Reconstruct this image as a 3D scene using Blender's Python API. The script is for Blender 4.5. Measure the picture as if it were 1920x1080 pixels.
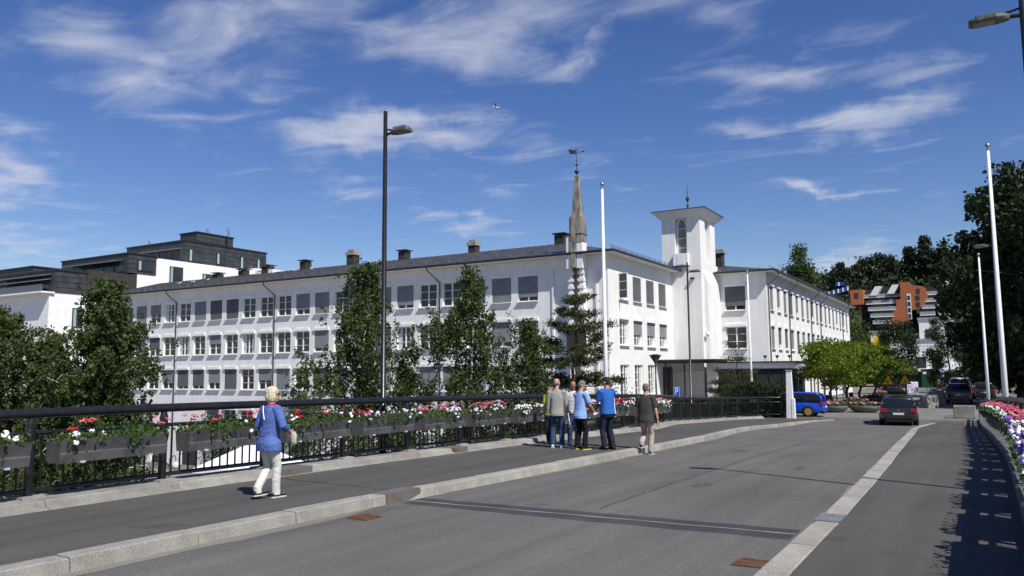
import bpy, bmesh, math, random
import numpy as np
from math import sin, cos, pi, radians, sqrt, atan2, exp
from mathutils import Matrix, Vector
random.seed(7); rng = np.random.default_rng(11)
scene = bpy.context.scene
for o in list(bpy.data.objects): bpy.data.objects.remove(o)
COL = scene.collection
R = radians
# ------------------------------------------------------------------ camera
EYE = 2.45
cam = bpy.data.cameras.new('camera'); camo = bpy.data.objects.new('camera', cam); COL.objects.link(camo)
cam.sensor_width = 36; cam.lens = 36*1493/1920; cam.clip_start = .05; cam.clip_end = 6000
camo.matrix_world = Matrix.Translation((0, 0, EYE)) @ Matrix.Rotation(R(30.66), 4, 'Z') @ Matrix.Rotation(pi/2+R(6.0), 4, 'X') @ Matrix.Rotation(R(-.45), 4, 'Z')
scene.camera = camo
# ------------------------------------------------------------------ light
SUN_EL, SUN_AZ = R(50), R(115.5)      # azimuth clockwise from +Y
sv = Vector((sin(SUN_AZ)*cos(SUN_EL), cos(SUN_AZ)*cos(SUN_EL), sin(SUN_EL)))
sl = bpy.data.lights.new('sun', 'SUN'); sl.energy = 4.6; sl.angle = R(.53); sl.color = (1, .955, .88)
so = bpy.data.objects.new('sun', sl); COL.objects.link(so); so.rotation_euler = sv.to_track_quat('Z', 'Y').to_euler(); so.location = (0, 0, 60)
world = bpy.data.worlds.new('World'); scene.world = world; world.use_nodes = True
wn = world.node_tree; wn.nodes.clear()
def N(t, typ, **kw):
    n = t.nodes.new(typ)
    for k, v in kw.items(): setattr(n, k, v)
    return n
def math_(t, op, a, b=None, clamp=False):
    n = N(t, 'ShaderNodeMath', operation=op); n.use_clamp = clamp
    for i, v in enumerate((a, b)):
        if v is None: continue
        if isinstance(v, (int, float)): n.inputs[i].default_value = v
        else: t.links.new(v, n.inputs[i])
    return n.outputs[0]
sky = N(wn, 'ShaderNodeTexSky', sky_type='NISHITA'); sky.sun_disc = False
sky.sun_elevation = SUN_EL; sky.sun_rotation = SUN_AZ; sky.altitude = 0; sky.air_density = 1.0; sky.dust_density = .25; sky.ozone_density = 2.6
hs = N(wn, 'ShaderNodeHueSaturation'); hs.inputs['Hue'].default_value = .518; hs.inputs['Saturation'].default_value = 1.26; hs.inputs['Value'].default_value = 1.1
wn.links.new(sky.outputs[0], hs.inputs['Color'])
tc = N(wn, 'ShaderNodeTexCoord'); dirv = tc.outputs['Generated']
BL = [((0.461,0.861,-0.213),(0.395,0.016,0.919),0.088,0.041,0.75),((0.711,0.615,0.34),(0.029,-0.509,0.86),0.116,0.043,0.70),((0.625,0.743,-0.239),(0.453,-0.096,0.886),0.056,0.050,0.50),
((0.867,0.461,0.188),(0.043,-0.446,0.894),0.146,0.038,0.75),((0.936,0.34,-0.094),(0.222,-0.36,0.906),0.062,0.028,0.75),((0.774,0.633,-0.017),(0.196,-0.215,0.957),0.130,0.023,1.00),
((0.981,0.186,0.053),(0.014,-0.343,0.939),0.068,0.021,0.70),((0.983,0.047,0.176),(-0.154,-0.296,0.942),0.078,0.018,0.95),((0.959,0.271,-0.087),(0.158,-0.251,0.955),0.047,0.014,0.70),
((0.98,0.175,-0.09),(0.124,-0.194,0.973),0.062,0.006,0.80),((0.823,0.564,-0.066),(0.158,-0.115,0.981),0.067,0.009,0.70),((0.465,0.876,0.126),(0.133,-0.21,0.969),0.039,0.027,0.85),
((0.879,0.228,0.419),(-0.262,-0.503,0.824),0.064,0.014,0.70),((0.997,0.075,0.019),(0.006,-0.33,0.944),0.076,0.013,0.65),((0.441,0.889,-0.123),(0.184,0.045,0.982),0.063,0.028,0.55),
((0.946,0.089,0.311),(-0.295,-0.154,0.943),0.043,0.014,0.90),((0.748,0.629,0.21),(-0.008,-0.308,0.951),0.052,0.016,0.40),((0.886,0.403,0.231),(-0.101,-0.319,0.943),0.073,0.017,0.40),
((0.537,0.82,0.198),(0.225,-0.365,0.904),0.067,0.010,0.40),((0.467,0.882,-0.073),(0.238,-0.046,0.97),0.023,0.008,0.60)]
def dot(t, v, c, s):
    n = N(t, 'ShaderNodeVectorMath', operation='DOT_PRODUCT'); t.links.new(v, n.inputs[0]); n.inputs[1].default_value = [q/s for q in c]; return n.outputs['Value']
# warp the direction a little so the cloud masses have ragged outlines
wnz = N(wn, 'ShaderNodeTexNoise'); wnz.inputs['Scale'].default_value = 9; wnz.inputs['Detail'].default_value = 6; wnz.inputs['Roughness'].default_value = .6
wn.links.new(dirv, wnz.inputs['Vector'])
wsub = N(wn, 'ShaderNodeVectorMath', operation='SUBTRACT'); wn.links.new(wnz.outputs['Color'], wsub.inputs[0]); wsub.inputs[1].default_value = (.5, .5, .5)
wsc = N(wn, 'ShaderNodeVectorMath', operation='SCALE'); wn.links.new(wsub.outputs[0], wsc.inputs[0]); wsc.inputs['Scale'].default_value = .10
wadd = N(wn, 'ShaderNodeVectorMath', operation='ADD'); wn.links.new(dirv, wadd.inputs[0]); wn.links.new(wsc.outputs[0], wadd.inputs[1])
acc = None
for u, w, su, sw, amp in BL:
    a = dot(wn, wadd.outputs[0], u, su*1.3); b = dot(wn, wadd.outputs[0], w, sw*1.35)
    e = math_(wn, 'ADD', math_(wn, 'MULTIPLY', a, a), math_(wn, 'MULTIPLY', b, b))
    g = math_(wn, 'MULTIPLY', math_(wn, 'EXPONENT', math_(wn, 'MULTIPLY', e, -1.0)), amp)
    acc = g if acc is None else math_(wn, 'MAXIMUM', acc, g)
sep = N(wn, 'ShaderNodeSeparateXYZ'); wn.links.new(dirv, sep.inputs[0])
zc = math_(wn, 'MAXIMUM', sep.outputs[2], .06)
pl = N(wn, 'ShaderNodeCombineXYZ'); wn.links.new(math_(wn, 'DIVIDE', sep.outputs[0], zc), pl.inputs[0]); wn.links.new(math_(wn, 'DIVIDE', sep.outputs[1], zc), pl.inputs[1])
mp = N(wn, 'ShaderNodeMapping'); wn.links.new(pl.outputs[0], mp.inputs[0]); mp.inputs['Rotation'].default_value = (0, 0, R(-25)); mp.inputs['Scale'].default_value = (1.0, 1.5, 1)
cn = N(wn, 'ShaderNodeTexNoise'); cn.inputs['Scale'].default_value = 2.3; cn.inputs['Detail'].default_value = 7; cn.inputs['Roughness'].default_value = .55; cn.inputs['Distortion'].default_value = .5
wn.links.new(mp.outputs[0], cn.inputs['Vector'])
d0 = math_(wn, 'ADD', math_(wn, 'MULTIPLY', acc, .85), math_(wn, 'MULTIPLY', math_(wn, 'SUBTRACT', cn.outputs['Fac'], .5), 1.9))
mr = N(wn, 'ShaderNodeMapRange', interpolation_type='SMOOTHSTEP'); wn.links.new(d0, mr.inputs['Value']); mr.inputs['From Min'].default_value = .12; mr.inputs['From Max'].default_value = 1.15; mr.inputs['To Max'].default_value = .8
cmix = N(wn, 'ShaderNodeMix', data_type='RGBA'); wn.links.new(mr.outputs[0], cmix.inputs['Factor']); wn.links.new(hs.outputs[0], cmix.inputs[6])
cmix.inputs[7].default_value = (6.6, 6.9, 8.0, 1)
bg = N(wn, 'ShaderNodeBackground'); bg.inputs['Strength'].default_value = .075; wn.links.new(cmix.outputs[2], bg.inputs['Color'])
wo = N(wn, 'ShaderNodeOutputWorld'); wn.links.new(bg.outputs[0], wo.inputs[0])
scene.view_settings.view_transform = 'Standard'; scene.view_settings.look = 'None'; scene.view_settings.exposure = .35; scene.view_settings.gamma = 1
scene.render.engine = 'CYCLES'
# ------------------------------------------------------------------ helpers
def tag(o, label=None, cat=None, group=None, kind=None):
    if label: o['label'] = label
    if cat: o['category'] = cat
    if group: o['group'] = group
    if kind: o['kind'] = kind
    return o
def thing(name, label, cat, loc=(0, 0, 0), rz=0, group=None):
    o = bpy.data.objects.new(name, None); COL.objects.link(o); o.empty_display_size = .2
    o.location = loc; o.rotation_euler = (0, 0, rz); return tag(o, label, cat, group)
def link(name, me, parent=None, loc=None, rz=None):
    o = bpy.data.objects.new(name, me); COL.objects.link(o)
    if parent is not None: o.parent = parent
    if loc is not None: o.location = loc
    if rz is not None: o.rotation_euler = (0, 0, rz)
    return o
def np_mesh(name, V, F, mat, smooth=False):
    V = np.asarray(V, dtype=np.float32); F = np.asarray(F, dtype=np.int32)
    me = bpy.data.meshes.new(name); k = F.shape[1]
    me.vertices.add(len(V)); me.vertices.foreach_set('co', V.ravel())
    me.loops.add(F.size); me.loops.foreach_set('vertex_index', F.ravel())
    me.polygons.add(len(F)); me.polygons.foreach_set('loop_start', np.arange(0, F.size, k, dtype=np.int32))
    try: me.polygons.foreach_set('loop_total', np.full(len(F), k, dtype=np.int32))
    except Exception: pass
    me.materials.append(mat); me.update(calc_edges=True)
    if smooth: me.polygons.foreach_set('use_smooth', [True]*len(F))
    return me
class MB:
    def __init__(s, off=(0, 0, 0)): s.v = []; s.f = []; s.off = off
    def q(s, *pts):
        n = len(s.v); s.v += [tuple(p) for p in pts]; s.f.append(tuple(range(n, n+len(pts)))); return s
    def box(s, x0, x1, y0, y1, z0, z1, m=None):
        n = len(s.v)
        P = [(x0, y0, z0), (x1, y0, z0), (x1, y1, z0), (x0, y1, z0), (x0, y0, z1), (x1, y0, z1), (x1, y1, z1), (x0, y1, z1)]
        if m is not None: P = [tuple(m @ Vector(p)) for p in P]
        s.v += P; s.f += [tuple(n+i for i in t) for t in ((0, 3, 2, 1), (4, 5, 6, 7), (0, 1, 5, 4), (1, 2, 6, 5), (2, 3, 7, 6), (3, 0, 4, 7))]; return s
    def cb(s, c, sz, rz=0, m=None):
        M = Matrix.Translation(c) @ Matrix.Rotation(rz, 4, 'Z')
        if m is not None: M = m @ M
        a, b, d = sz[0]/2, sz[1]/2, sz[2]/2
        return s.box(-a, a, -b, b, -d, d, M)
    def tube(s, pts, rad, n=8, caps=True, sx=1.0):
        pts = [Vector(p) for p in pts]
        if isinstance(rad, (int, float)): rad = [rad]*len(pts)
        base = len(s.v); pu = None
        for i, p in enumerate(pts):
            d = (pts[min(i+1, len(pts)-1)]-pts[max(i-1, 0)])
            if d.length < 1e-9: d = Vector((0, 0, 1))
            d.normalize()
            if pu is None: a = Vector((0, 0, 1)) if abs(d.z) < .9 else Vector((1, 0, 0)); u = d.cross(a).normalized()
            else:
                u = pu-d*pu.dot(d)
                u = u.normalized() if u.length > 1e-6 else d.orthogonal().normalized()
            pu = u; w = d.cross(u)
            for k in range(n):
                t = 2*pi*k/n; s.v.append(tuple(p+(u*cos(t)*sx+w*sin(t))*rad[i]))
        for i in range(len(pts)-1):
            for k in range(n):
                a = base+i*n+k; b = base+i*n+(k+1) % n; s.f.append((a, b, b+n, a+n))
        if caps: s.f.append(tuple(base+k for k in reversed(range(n)))); s.f.append(tuple(base+(len(pts)-1)*n+k for k in range(n)))
        return s
    def rings(s, R_, caps=True):      # list of closed rings (same length)
        base = len(s.v); n = len(R_[0])
        for r in R_: s.v += [tuple(p) for p in r]
        for i in range(len(R_)-1):
            for k in range(n):
                a = base+i*n+k; b = base+i*n+(k+1) % n; s.f.append((a, b, b+n, a+n))
        if caps: s.f.append(tuple(base+k for k in reversed(range(n)))); s.f.append(tuple(base+(len(R_)-1)*n+k for k in range(n)))
        return s
    def lathe(s, prof, n=12, c=(0, 0, 0)):
        return s.rings([[(c[0]+r*cos(2*pi*k/n), c[1]+r*sin(2*pi*k/n), c[2]+z) for k in range(n)] for r, z in prof])
    def ell(s, c, r, n=10, m=8, rot=None):
        rr = []
        for i in range(m+1):
            t = -pi/2+pi*i/m; cr = max(cos(t), .02)
            ring = [Vector((r[0]*cr*cos(2*pi*k/n), r[1]*cr*sin(2*pi*k/n), r[2]*sin(t))) for k in range(n)]
            if rot is not None: ring = [rot @ p for p in ring]
            rr.append([tuple(Vector(c)+p) for p in ring])
        return s.rings(rr)
    def prism(s, poly, fn, d0, d1):   # poly of (u,v); fn(u,v,d) -> xyz
        return s.rings([[fn(u, v, d0) for u, v in poly], [fn(u, v, d1) for u, v in poly]])
    def mesh(s, name, mat, smooth=False):
        me = bpy.data.meshes.new(name); o = s.off
        me.from_pydata([(x-o[0], y-o[1], z-o[2]) for x, y, z in s.v], [], s.f); me.materials.append(mat)
        if smooth:
            for p in me.polygons: p.use_smooth = True
        me.update(); return me
    def build(s, name, mat, parent=None, smooth=False, fix=False):
        me = s.mesh(name, mat, smooth)
        if fix:
            bm = bmesh.new(); bm.from_mesh(me); bmesh.ops.recalc_face_normals(bm, faces=bm.faces); bm.to_mesh(me); bm.free()
        return link(name, me, parent)
def bevel(o, w=.01, seg=1):
    m = o.modifiers.new('bevel', 'BEVEL'); m.width = w; m.segments = seg; m.limit_method = 'ANGLE'; return o
def catmull(P, step=.5):
    P = [Vector(p) for p in P]; out = []
    for i in range(len(P)-1):
        p0 = P[max(i-1, 0)]; p1 = P[i]; p2 = P[i+1]; p3 = P[min(i+2, len(P)-1)]
        n = max(1, int((p2-p1).length/step))
        for k in range(n):
            t = k/n; out.append(.5*((2*p1)+(p2-p0)*t+(2*p0-5*p1+4*p2-p3)*t*t+(3*p1-p0-3*p2+p3)*t**3))
    out.append(P[-1]); return out
def resample(P, d):
    out = [P[0].copy()]; acc_ = 0
    for a, b in zip(P, P[1:]):
        L = (b-a).length; t = d-acc_
        while t <= L: out.append(a.lerp(b, t/L)); t += d
        acc_ = (acc_+L) % d
    return out
# ------------------------------------------------------------------ materials
def mat(name, c1, c2=None, scale=5, rough=.8, bump=0, bscale=None, metal=0, spec=.3, detail=4, ramp=(.35, .65), coat=0, stretch=None):
    m = bpy.data.materials.new(name); m.use_nodes = True; t = m.node_tree; b = t.nodes['Principled BSDF']
    b.inputs['Roughness'].default_value = rough; b.inputs['Metallic'].default_value = metal; b.inputs['Specular IOR Level'].default_value = spec
    b.inputs['Coat Weight'].default_value = coat
    if c2 is None and not bump: b.inputs['Base Color'].default_value = (*c1, 1); return m
    tc_ = N(t, 'ShaderNodeTexCoord'); vec = tc_.outputs['Object']
    if stretch:
        mp_ = N(t, 'ShaderNodeMapping'); mp_.inputs['Scale'].default_value = stretch; t.links.new(vec, mp_.inputs[0]); vec = mp_.outputs[0]
    if c2 is not None:
        nz = N(t, 'ShaderNodeTexNoise'); nz.inputs['Scale'].default_value = scale; nz.inputs['Detail'].default_value = detail; nz.inputs['Roughness'].default_value = .6; t.links.new(vec, nz.inputs['Vector'])
        cr = N(t, 'ShaderNodeValToRGB'); cr.color_ramp.elements[0].position = ramp[0]; cr.color_ramp.elements[1].position = ramp[1]
        cr.color_ramp.elements[0].color = (*c1, 1); cr.color_ramp.elements[1].color = (*c2, 1)
        t.links.new(nz.outputs['Fac'], cr.inputs[0]); t.links.new(cr.outputs[0], b.inputs['Base Color'])
    else: b.inputs['Base Color'].default_value = (*c1, 1)
    if bump:
        n2 = N(t, 'ShaderNodeTexNoise'); n2.inputs['Scale'].default_value = bscale or scale*4; n2.inputs['Detail'].default_value = 5; t.links.new(vec, n2.inputs['Vector'])
        bp = N(t, 'ShaderNodeBump'); bp.inputs['Strength'].default_value = bump; bp.inputs['Distance'].default_value = .02; t.links.new(n2.outputs['Fac'], bp.inputs['Height']); t.links.new(bp.outputs[0], b.inputs['Normal'])
    return m
def asphalt(name, c1, c2, patch):
    m = bpy.data.materials.new(name); m.use_nodes = True; t = m.node_tree; b = t.nodes['Principled BSDF']; b.inputs['Roughness'].default_value = .88; b.inputs['Specular IOR Level'].default_value = .25
    g = N(t, 'ShaderNodeTexCoord').outputs['Object']
    def nz(sc, de, st=None, ro=.6):
        v = g
        if st: q = N(t, 'ShaderNodeMapping'); q.inputs['Scale'].default_value = st; t.links.new(g, q.inputs[0]); v = q.outputs[0]
        n = N(t, 'ShaderNodeTexNoise'); n.inputs['Scale'].default_value = sc; n.inputs['Detail'].default_value = de; n.inputs['Roughness'].default_value = ro; t.links.new(v, n.inputs['Vector']); return n.outputs['Fac']
    big = nz(.35, 5); streak = nz(.9, 5, (3.0, .12, 1)); fine = nz(42, 4, None, .85); sp = nz(130, 2)
    f = math_(t, 'ADD', math_(t, 'MULTIPLY', big, .45), math_(t, 'MULTIPLY', streak, .55))
    cr = N(t, 'ShaderNodeValToRGB'); cr.color_ramp.elements[0].position = .33; cr.color_ramp.elements[1].position = .66
    cr.color_ramp.elements[0].color = (*c1, 1); cr.color_ramp.elements[1].color = (*c2, 1); t.links.new(f, cr.inputs[0])
    gm = N(t, 'ShaderNodeMapRange'); t.links.new(math_(t, 'ADD', math_(t, 'MULTIPLY', fine, .6), math_(t, 'MULTIPLY', sp, .4)), gm.inputs['Value']); gm.inputs['From Min'].default_value = .33; gm.inputs['From Max'].default_value = .68; gm.inputs['To Min'].default_value = .38; gm.inputs['To Max'].default_value = 1.75
    vm = N(t, 'ShaderNodeVectorMath', operation='SCALE'); t.links.new(cr.outputs[0], vm.inputs[0]); t.links.new(gm.outputs[0], vm.inputs['Scale'])
    st = nz(.8, 6); r2 = N(t, 'ShaderNodeValToRGB'); r2.color_ramp.elements[0].position = .63; r2.color_ramp.elements[1].position = .74; t.links.new(st, r2.inputs[0])
    mx = N(t, 'ShaderNodeMix', data_type='RGBA'); t.links.new(math_(t, 'MULTIPLY', r2.outputs[0], patch), mx.inputs['Factor']); t.links.new(vm.outputs[0], mx.inputs[6]); mx.inputs[7].default_value = (.032, .031, .030, 1)
    t.links.new(mx.outputs[2], b.inputs['Base Color'])
    bp = N(t, 'ShaderNodeBump'); bp.inputs['Strength'].default_value = .5; bp.inputs['Distance'].default_value = .006; t.links.new(math_(t, 'ADD', fine, sp), bp.inputs['Height']); t.links.new(bp.outputs[0], b.inputs['Normal'])
    return m
def whitebrick(name):
    m = bpy.data.materials.new(name); m.use_nodes = True; t = m.node_tree; b = t.nodes['Principled BSDF']; b.inputs['Roughness'].default_value = .75; b.inputs['Specular IOR Level'].default_value = .2
    g = N(t, 'ShaderNodeTexCoord').outputs['Object']; s_ = N(t, 'ShaderNodeSeparateXYZ'); t.links.new(g, s_.inputs[0])
    cb = N(t, 'ShaderNodeCombineXYZ'); t.links.new(math_(t, 'ADD', s_.outputs[0], s_.outputs[1]), cb.inputs[0]); t.links.new(s_.outputs[2], cb.inputs[1])
    br = N(t, 'ShaderNodeTexBrick'); br.inputs['Scale'].default_value = 1; br.inputs['Brick Width'].default_value = .25; br.inputs['Row Height'].default_value = .083; br.inputs['Mortar Size'].default_value = .009; br.inputs['Mortar Smooth'].default_value = .6
    br.inputs['Color1'].default_value = (.9, .9, .9, 1); br.inputs['Color2'].default_value = (.55, .55, .55, 1); br.inputs['Mortar'].default_value = (0, 0, 0, 1); t.links.new(cb.outputs[0], br.inputs['Vector'])
    nz = N(t, 'ShaderNodeTexNoise'); nz.inputs['Scale'].default_value = .5; nz.inputs['Detail'].default_value = 7; nz.inputs['Roughness'].default_value = .65; t.links.new(g, nz.inputs['Vector'])
    mp2 = N(t, 'ShaderNodeMapping'); mp2.inputs['Scale'].default_value = (2.2, 2.2, .25); t.links.new(g, mp2.inputs[0])
    n3 = N(t, 'ShaderNodeTexNoise'); n3.inputs['Scale'].default_value = 1.2; n3.inputs['Detail'].default_value = 5; t.links.new(mp2.outputs[0], n3.inputs['Vector'])
    cr = N(t, 'ShaderNodeValToRGB'); cr.color_ramp.elements[0].position = .3; cr.color_ramp.elements[1].position = .62
    cr.color_ramp.elements[0].color = (.70, .69, .665, 1); cr.color_ramp.elements[1].color = (.85, .85, .84, 1)
    t.links.new(math_(t, 'ADD', math_(t, 'MULTIPLY', nz.outputs['Fac'], .5), math_(t, 'MULTIPLY', n3.outputs['Fac'], .5)), cr.inputs[0])
    mu = N(t, 'ShaderNodeMix', data_type='RGBA', blend_type='MULTIPLY'); mu.inputs['Factor'].default_value = .12; t.links.new(cr.outputs[0], mu.inputs[6]); t.links.new(br.outputs['Color'], mu.inputs[7])
    t.links.new(mu.outputs[2], b.inputs['Base Color'])
    n2 = N(t, 'ShaderNodeTexNoise'); n2.inputs['Scale'].default_value = 9; n2.inputs['Detail'].default_value = 3; t.links.new(cb.outputs[0], n2.inputs['Vector'])
    bp = N(t, 'ShaderNodeBump'); bp.inputs['Strength'].default_value = .4; bp.inputs['Distance'].default_value = .02
    t.links.new(math_(t, 'ADD', br.outputs['Color'], math_(t, 'MULTIPLY', n2.outputs['Fac'], .6)), bp.inputs['Height']); t.links.new(bp.outputs[0], b.inputs['Normal'])
    return m
def granite(name, c1, c2, sp=.45):
    m = bpy.data.materials.new(name); m.use_nodes = True; t = m.node_tree; b = t.nodes['Principled BSDF']; b.inputs['Roughness'].default_value = .82; b.inputs['Specular IOR Level'].default_value = .25
    g = N(t, 'ShaderNodeTexCoord').outputs['Object']
    def nz(sc, de, ro=.6):
        n = N(t, 'ShaderNodeTexNoise'); n.inputs['Scale'].default_value = sc; n.inputs['Detail'].default_value = de; n.inputs['Roughness'].default_value = ro; t.links.new(g, n.inputs['Vector']); return n.outputs['Fac']
    cr = N(t, 'ShaderNodeValToRGB'); cr.color_ramp.elements[0].position = .32; cr.color_ramp.elements[1].position = .62; cr.color_ramp.elements[0].color = (*c1, 1); cr.color_ramp.elements[1].color = (*c2, 1); t.links.new(nz(1.7, 9, .68), cr.inputs[0])
    oi = N(t, 'ShaderNodeObjectInfo'); fi = nz(70, 3, .8); gm = N(t, 'ShaderNodeMapRange'); t.links.new(fi, gm.inputs['Value']); gm.inputs['From Min'].default_value = .3; gm.inputs['From Max'].default_value = .7; gm.inputs['To Min'].default_value = 1-sp; gm.inputs['To Max'].default_value = 1+sp*.6
    ro_ = math_(t, 'MULTIPLY', gm.outputs[0], math_(t, 'ADD', .86, math_(t, 'MULTIPLY', oi.outputs['Random'], .24)))
    sn = N(t, 'ShaderNodeValToRGB'); sn.color_ramp.elements[0].position = .58; sn.color_ramp.elements[1].position = .72; t.links.new(nz(3.1, 6, .7), sn.inputs[0]); sx_ = N(t, 'ShaderNodeMix', data_type='RGBA'); t.links.new(math_(t, 'MULTIPLY', sn.outputs[0], .45), sx_.inputs['Factor']); t.links.new(cr.outputs[0], sx_.inputs[6]); sx_.inputs[7].default_value = (c2[0]*.85, c2[1]*.66, c2[2]*.40, 1)
    vm = N(t, 'ShaderNodeVectorMath', operation='SCALE'); t.links.new(sx_.outputs[2], vm.inputs[0]); t.links.new(ro_, vm.inputs['Scale']); t.links.new(vm.outputs[0], b.inputs['Base Color'])
    bp = N(t, 'ShaderNodeBump'); bp.inputs['Strength'].default_value = .6; bp.inputs['Distance'].default_value = .008; t.links.new(math_(t, 'ADD', fi, nz(14, 4)), bp.inputs['Height']); t.links.new(bp.outputs[0], b.inputs['Normal']); return m
def leafmat(name, c1, c2, trans=.28):
    m = bpy.data.materials.new(name); m.use_nodes = True; t = m.node_tree; t.nodes.remove(t.nodes['Principled BSDF']); out = t.nodes['Material Output']
    ge = N(t, 'ShaderNodeNewGeometry'); nz = N(t, 'ShaderNodeTexNoise'); nz.inputs['Scale'].default_value = .8; nz.inputs['Detail'].default_value = 3; t.links.new(N(t, 'ShaderNodeTexCoord').outputs['Object'], nz.inputs['Vector'])
    f = math_(t, 'ADD', math_(t, 'MULTIPLY', ge.outputs['Random Per Island'], .55), math_(t, 'MULTIPLY', nz.outputs['Fac'], .5))
    cr = N(t, 'ShaderNodeValToRGB'); cr.color_ramp.elements[0].position = .15; cr.color_ramp.elements[1].position = .95; cr.color_ramp.elements[0].color = (*c1, 1); cr.color_ramp.elements[1].color = (*c2, 1); t.links.new(f, cr.inputs[0])
    df = N(t, 'ShaderNodeBsdfPrincipled'); df.inputs['Roughness'].default_value = .6; df.inputs['Specular IOR Level'].default_value = .25; tr = N(t, 'ShaderNodeBsdfTranslucent'); ms = N(t, 'ShaderNodeMixShader'); ms.inputs[0].default_value = trans
    t.links.new(cr.outputs[0], df.inputs['Base Color']); t.links.new(cr.outputs[0], tr.inputs[0]); t.links.new(df.outputs[0], ms.inputs[1]); t.links.new(tr.outputs[0], ms.inputs[2]); t.links.new(ms.outputs[0], out.inputs[0])
    return m
M = {}
M['road'] = asphalt('road_asphalt', (.082, .079, .073), (.128, .124, .115), .5)
M['walk'] = asphalt('sidewalk_asphalt', (.056, .054, .050), (.088, .085, .079), .7)
M['plaza'] = asphalt('plaza_paving', (.13, .125, .115), (.19, .184, .172), .3)
M['court'] = mat('courtyard_paving', (.16, .14, .12), (.27, .25, .22), 1.2, .9, .3, 12)
M['granite'] = granite('granite', (.25, .234, .20), (.385, .37, .335))
M['granite_d'] = granite('grey_granite', (.10, .10, .096), (.19, .187, .18))
M['concrete'] = granite('weathered_concrete', (.17, .162, .145), (.335, .325, .295), .3)
M['conc_d'] = mat('stained_concrete', (.10, .095, .085), (.34, .32, .28), 2.2, .9, .6, 20, detail=9, stretch=(2, 2, .5))
M['brick'] = whitebrick('white_painted_brick')
M['white'] = mat('white_paint', (.70, .70, .69), (.82, .82, .81), 2, .55)
M['soffit'] = mat('white_soffit', (.70, .70, .70), (.78, .78, .78), 1, .7)
M['roof'] = mat('dark_roof_metal', (.035, .037, .04), (.075, .077, .08), 1.4, .5, .25, 18, spec=.4)
M['black'] = mat('black_paint', (.008, .008, .009), (.016, .016, .018), 9, .32, .12, 40, spec=.5)
M['dark'] = mat('dark_metal', (.018, .018, .02), (.035, .035, .038), 6, .45, spec=.4)
M['steel'] = mat('steel', (.35, .36, .37), None, rough=.35, metal=.8)
M['rust'] = mat('rust', (.075, .032, .016), (.15, .072, .036), 9, .9, .5, 40)
M['glass'] = mat('window_glass', (.012, .014, .016), (.04, .043, .046), .35, .06, spec=.55)
M['blind'] = mat('grey_blind', (.20, .205, .22), (.27, .275, .29), .9, .6)
M['blind_d'] = mat('dark_blind', (.095, .10, .105), (.15, .155, .16), .9, .6)
M['curtain'] = mat('pale_curtain', (.45, .47, .44), (.62, .63, .60), 3, .9)
M['zinc'] = mat('zinc_cladding', (.028, .030, .034), (.055, .058, .064), 1.5, .5, spec=.4)
M['dbrick'] = mat('dark_brick', (.028, .025, .022), (.055, .05, .045), 3, .9, .4, 30)
M['trough'] = mat('grey_trough', (.055, .055, .057), (.095, .095, .097), 5, .7, .1)
M['red'] = mat('red_paint', (.45, .012, .012), None, rough=.5)
M['orange'] = mat('orange_render', (.33, .10, .045), (.42, .14, .065), 2, .9)
M['ply'] = mat('red_brown_door', (.10, .03, .018), (.16, .05, .03), 4, .6)
M['bark'] = mat('bark', (.035, .028, .02), (.09, .075, .06), 7, .95, .8, 25)
M['birch'] = mat('birch_bark', (.06, .055, .05), (.55, .53, .49), 4, .9, .4, 20, ramp=(.36, .48), stretch=(1, 1, 3))
M['l_birch'] = leafmat('birch_leaves', (.018, .032, .008), (.095, .14, .036))
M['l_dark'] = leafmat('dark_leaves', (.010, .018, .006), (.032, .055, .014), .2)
M['l_maple'] = leafmat('maple_leaves', (.06, .10, .006), (.19, .26, .018), .38)
M['l_pine'] = leafmat('pine_needles', (.018, .030, .010), (.075, .085, .026), .12)
M['l_hill'] = leafmat('hill_forest_leaves', (.012, .022, .010), (.038, .052, .018), .12)
M['l_shrub'] = leafmat('shrub_leaves', (.018, .034, .008), (.065, .11, .022))
M['l_box'] = leafmat('flower_box_leaves', (.035, .07, .015), (.10, .16, .035))
# ------------------------------------------------------------------ the setting: ground, bridge deck, kerbs
PY = [-30, 0, 8, 14, 20, 27, 33, 38, 42, 47, 52, 400]; PZ = [.60, .74, .72, .64, .53, .34, .14, -.10, -.28, -.43, -.5, -.5]
def zs(y):      # sidewalk level along the bridge
    return float(np.mean([np.interp(y+d, PY, PZ) for d in (-1.5, -.75, 0, .75, 1.5)]))
def zr(y): return max(zs(y)-.13, -.494)
LOW, PLZ = -6.6, -.5
def S(name, mb, m, smooth=False, parent=None):
    o = mb.build(name, m, parent, smooth)
    if parent is None: o['kind'] = 'structure'
    return o
def lowz(x, y):
    if y >= 51.5: return PLZ
    a = min(max((x+31)/7, 0), 1) if x < -13 else 0.0       # rises towards the entrance court
    b = min(max((y-29)/10, 0), 1)
    return LOW+(PLZ-LOW)*a*b
gx = [-3000, -900, -300, -130, -90, -60, -40, -33, -31, -29, -27, -25, -24, -20, -17, -14.2, -14, -8, 0, 1.4, 1.6, 10, 40, 120, 400, 3000]
gy = [-3000, -600, -100, -30, 0, 15, 25, 29, 31, 33, 35, 37, 39, 42, 46, 50, 51.4, 51.5, 60, 90, 140, 200, 400, 900, 4000]
g = MB(); g.v = [(x, y, lowz(x, y)) for y in gy for x in gx]; n_ = len(gx)
g.f = [(j*n_+i, j*n_+i+1, (j+1)*n_+i+1, (j+1)*n_+i) for j in range(len(gy)-1) for i in range(n_-1)]
S('ground', g, M['court'])
g = MB(); n0 = [-15.2, -12, -8, -4, 0, 4, 12, 40]; m0 = [51, 55, 65, 80, 110, 160, 260]
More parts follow.
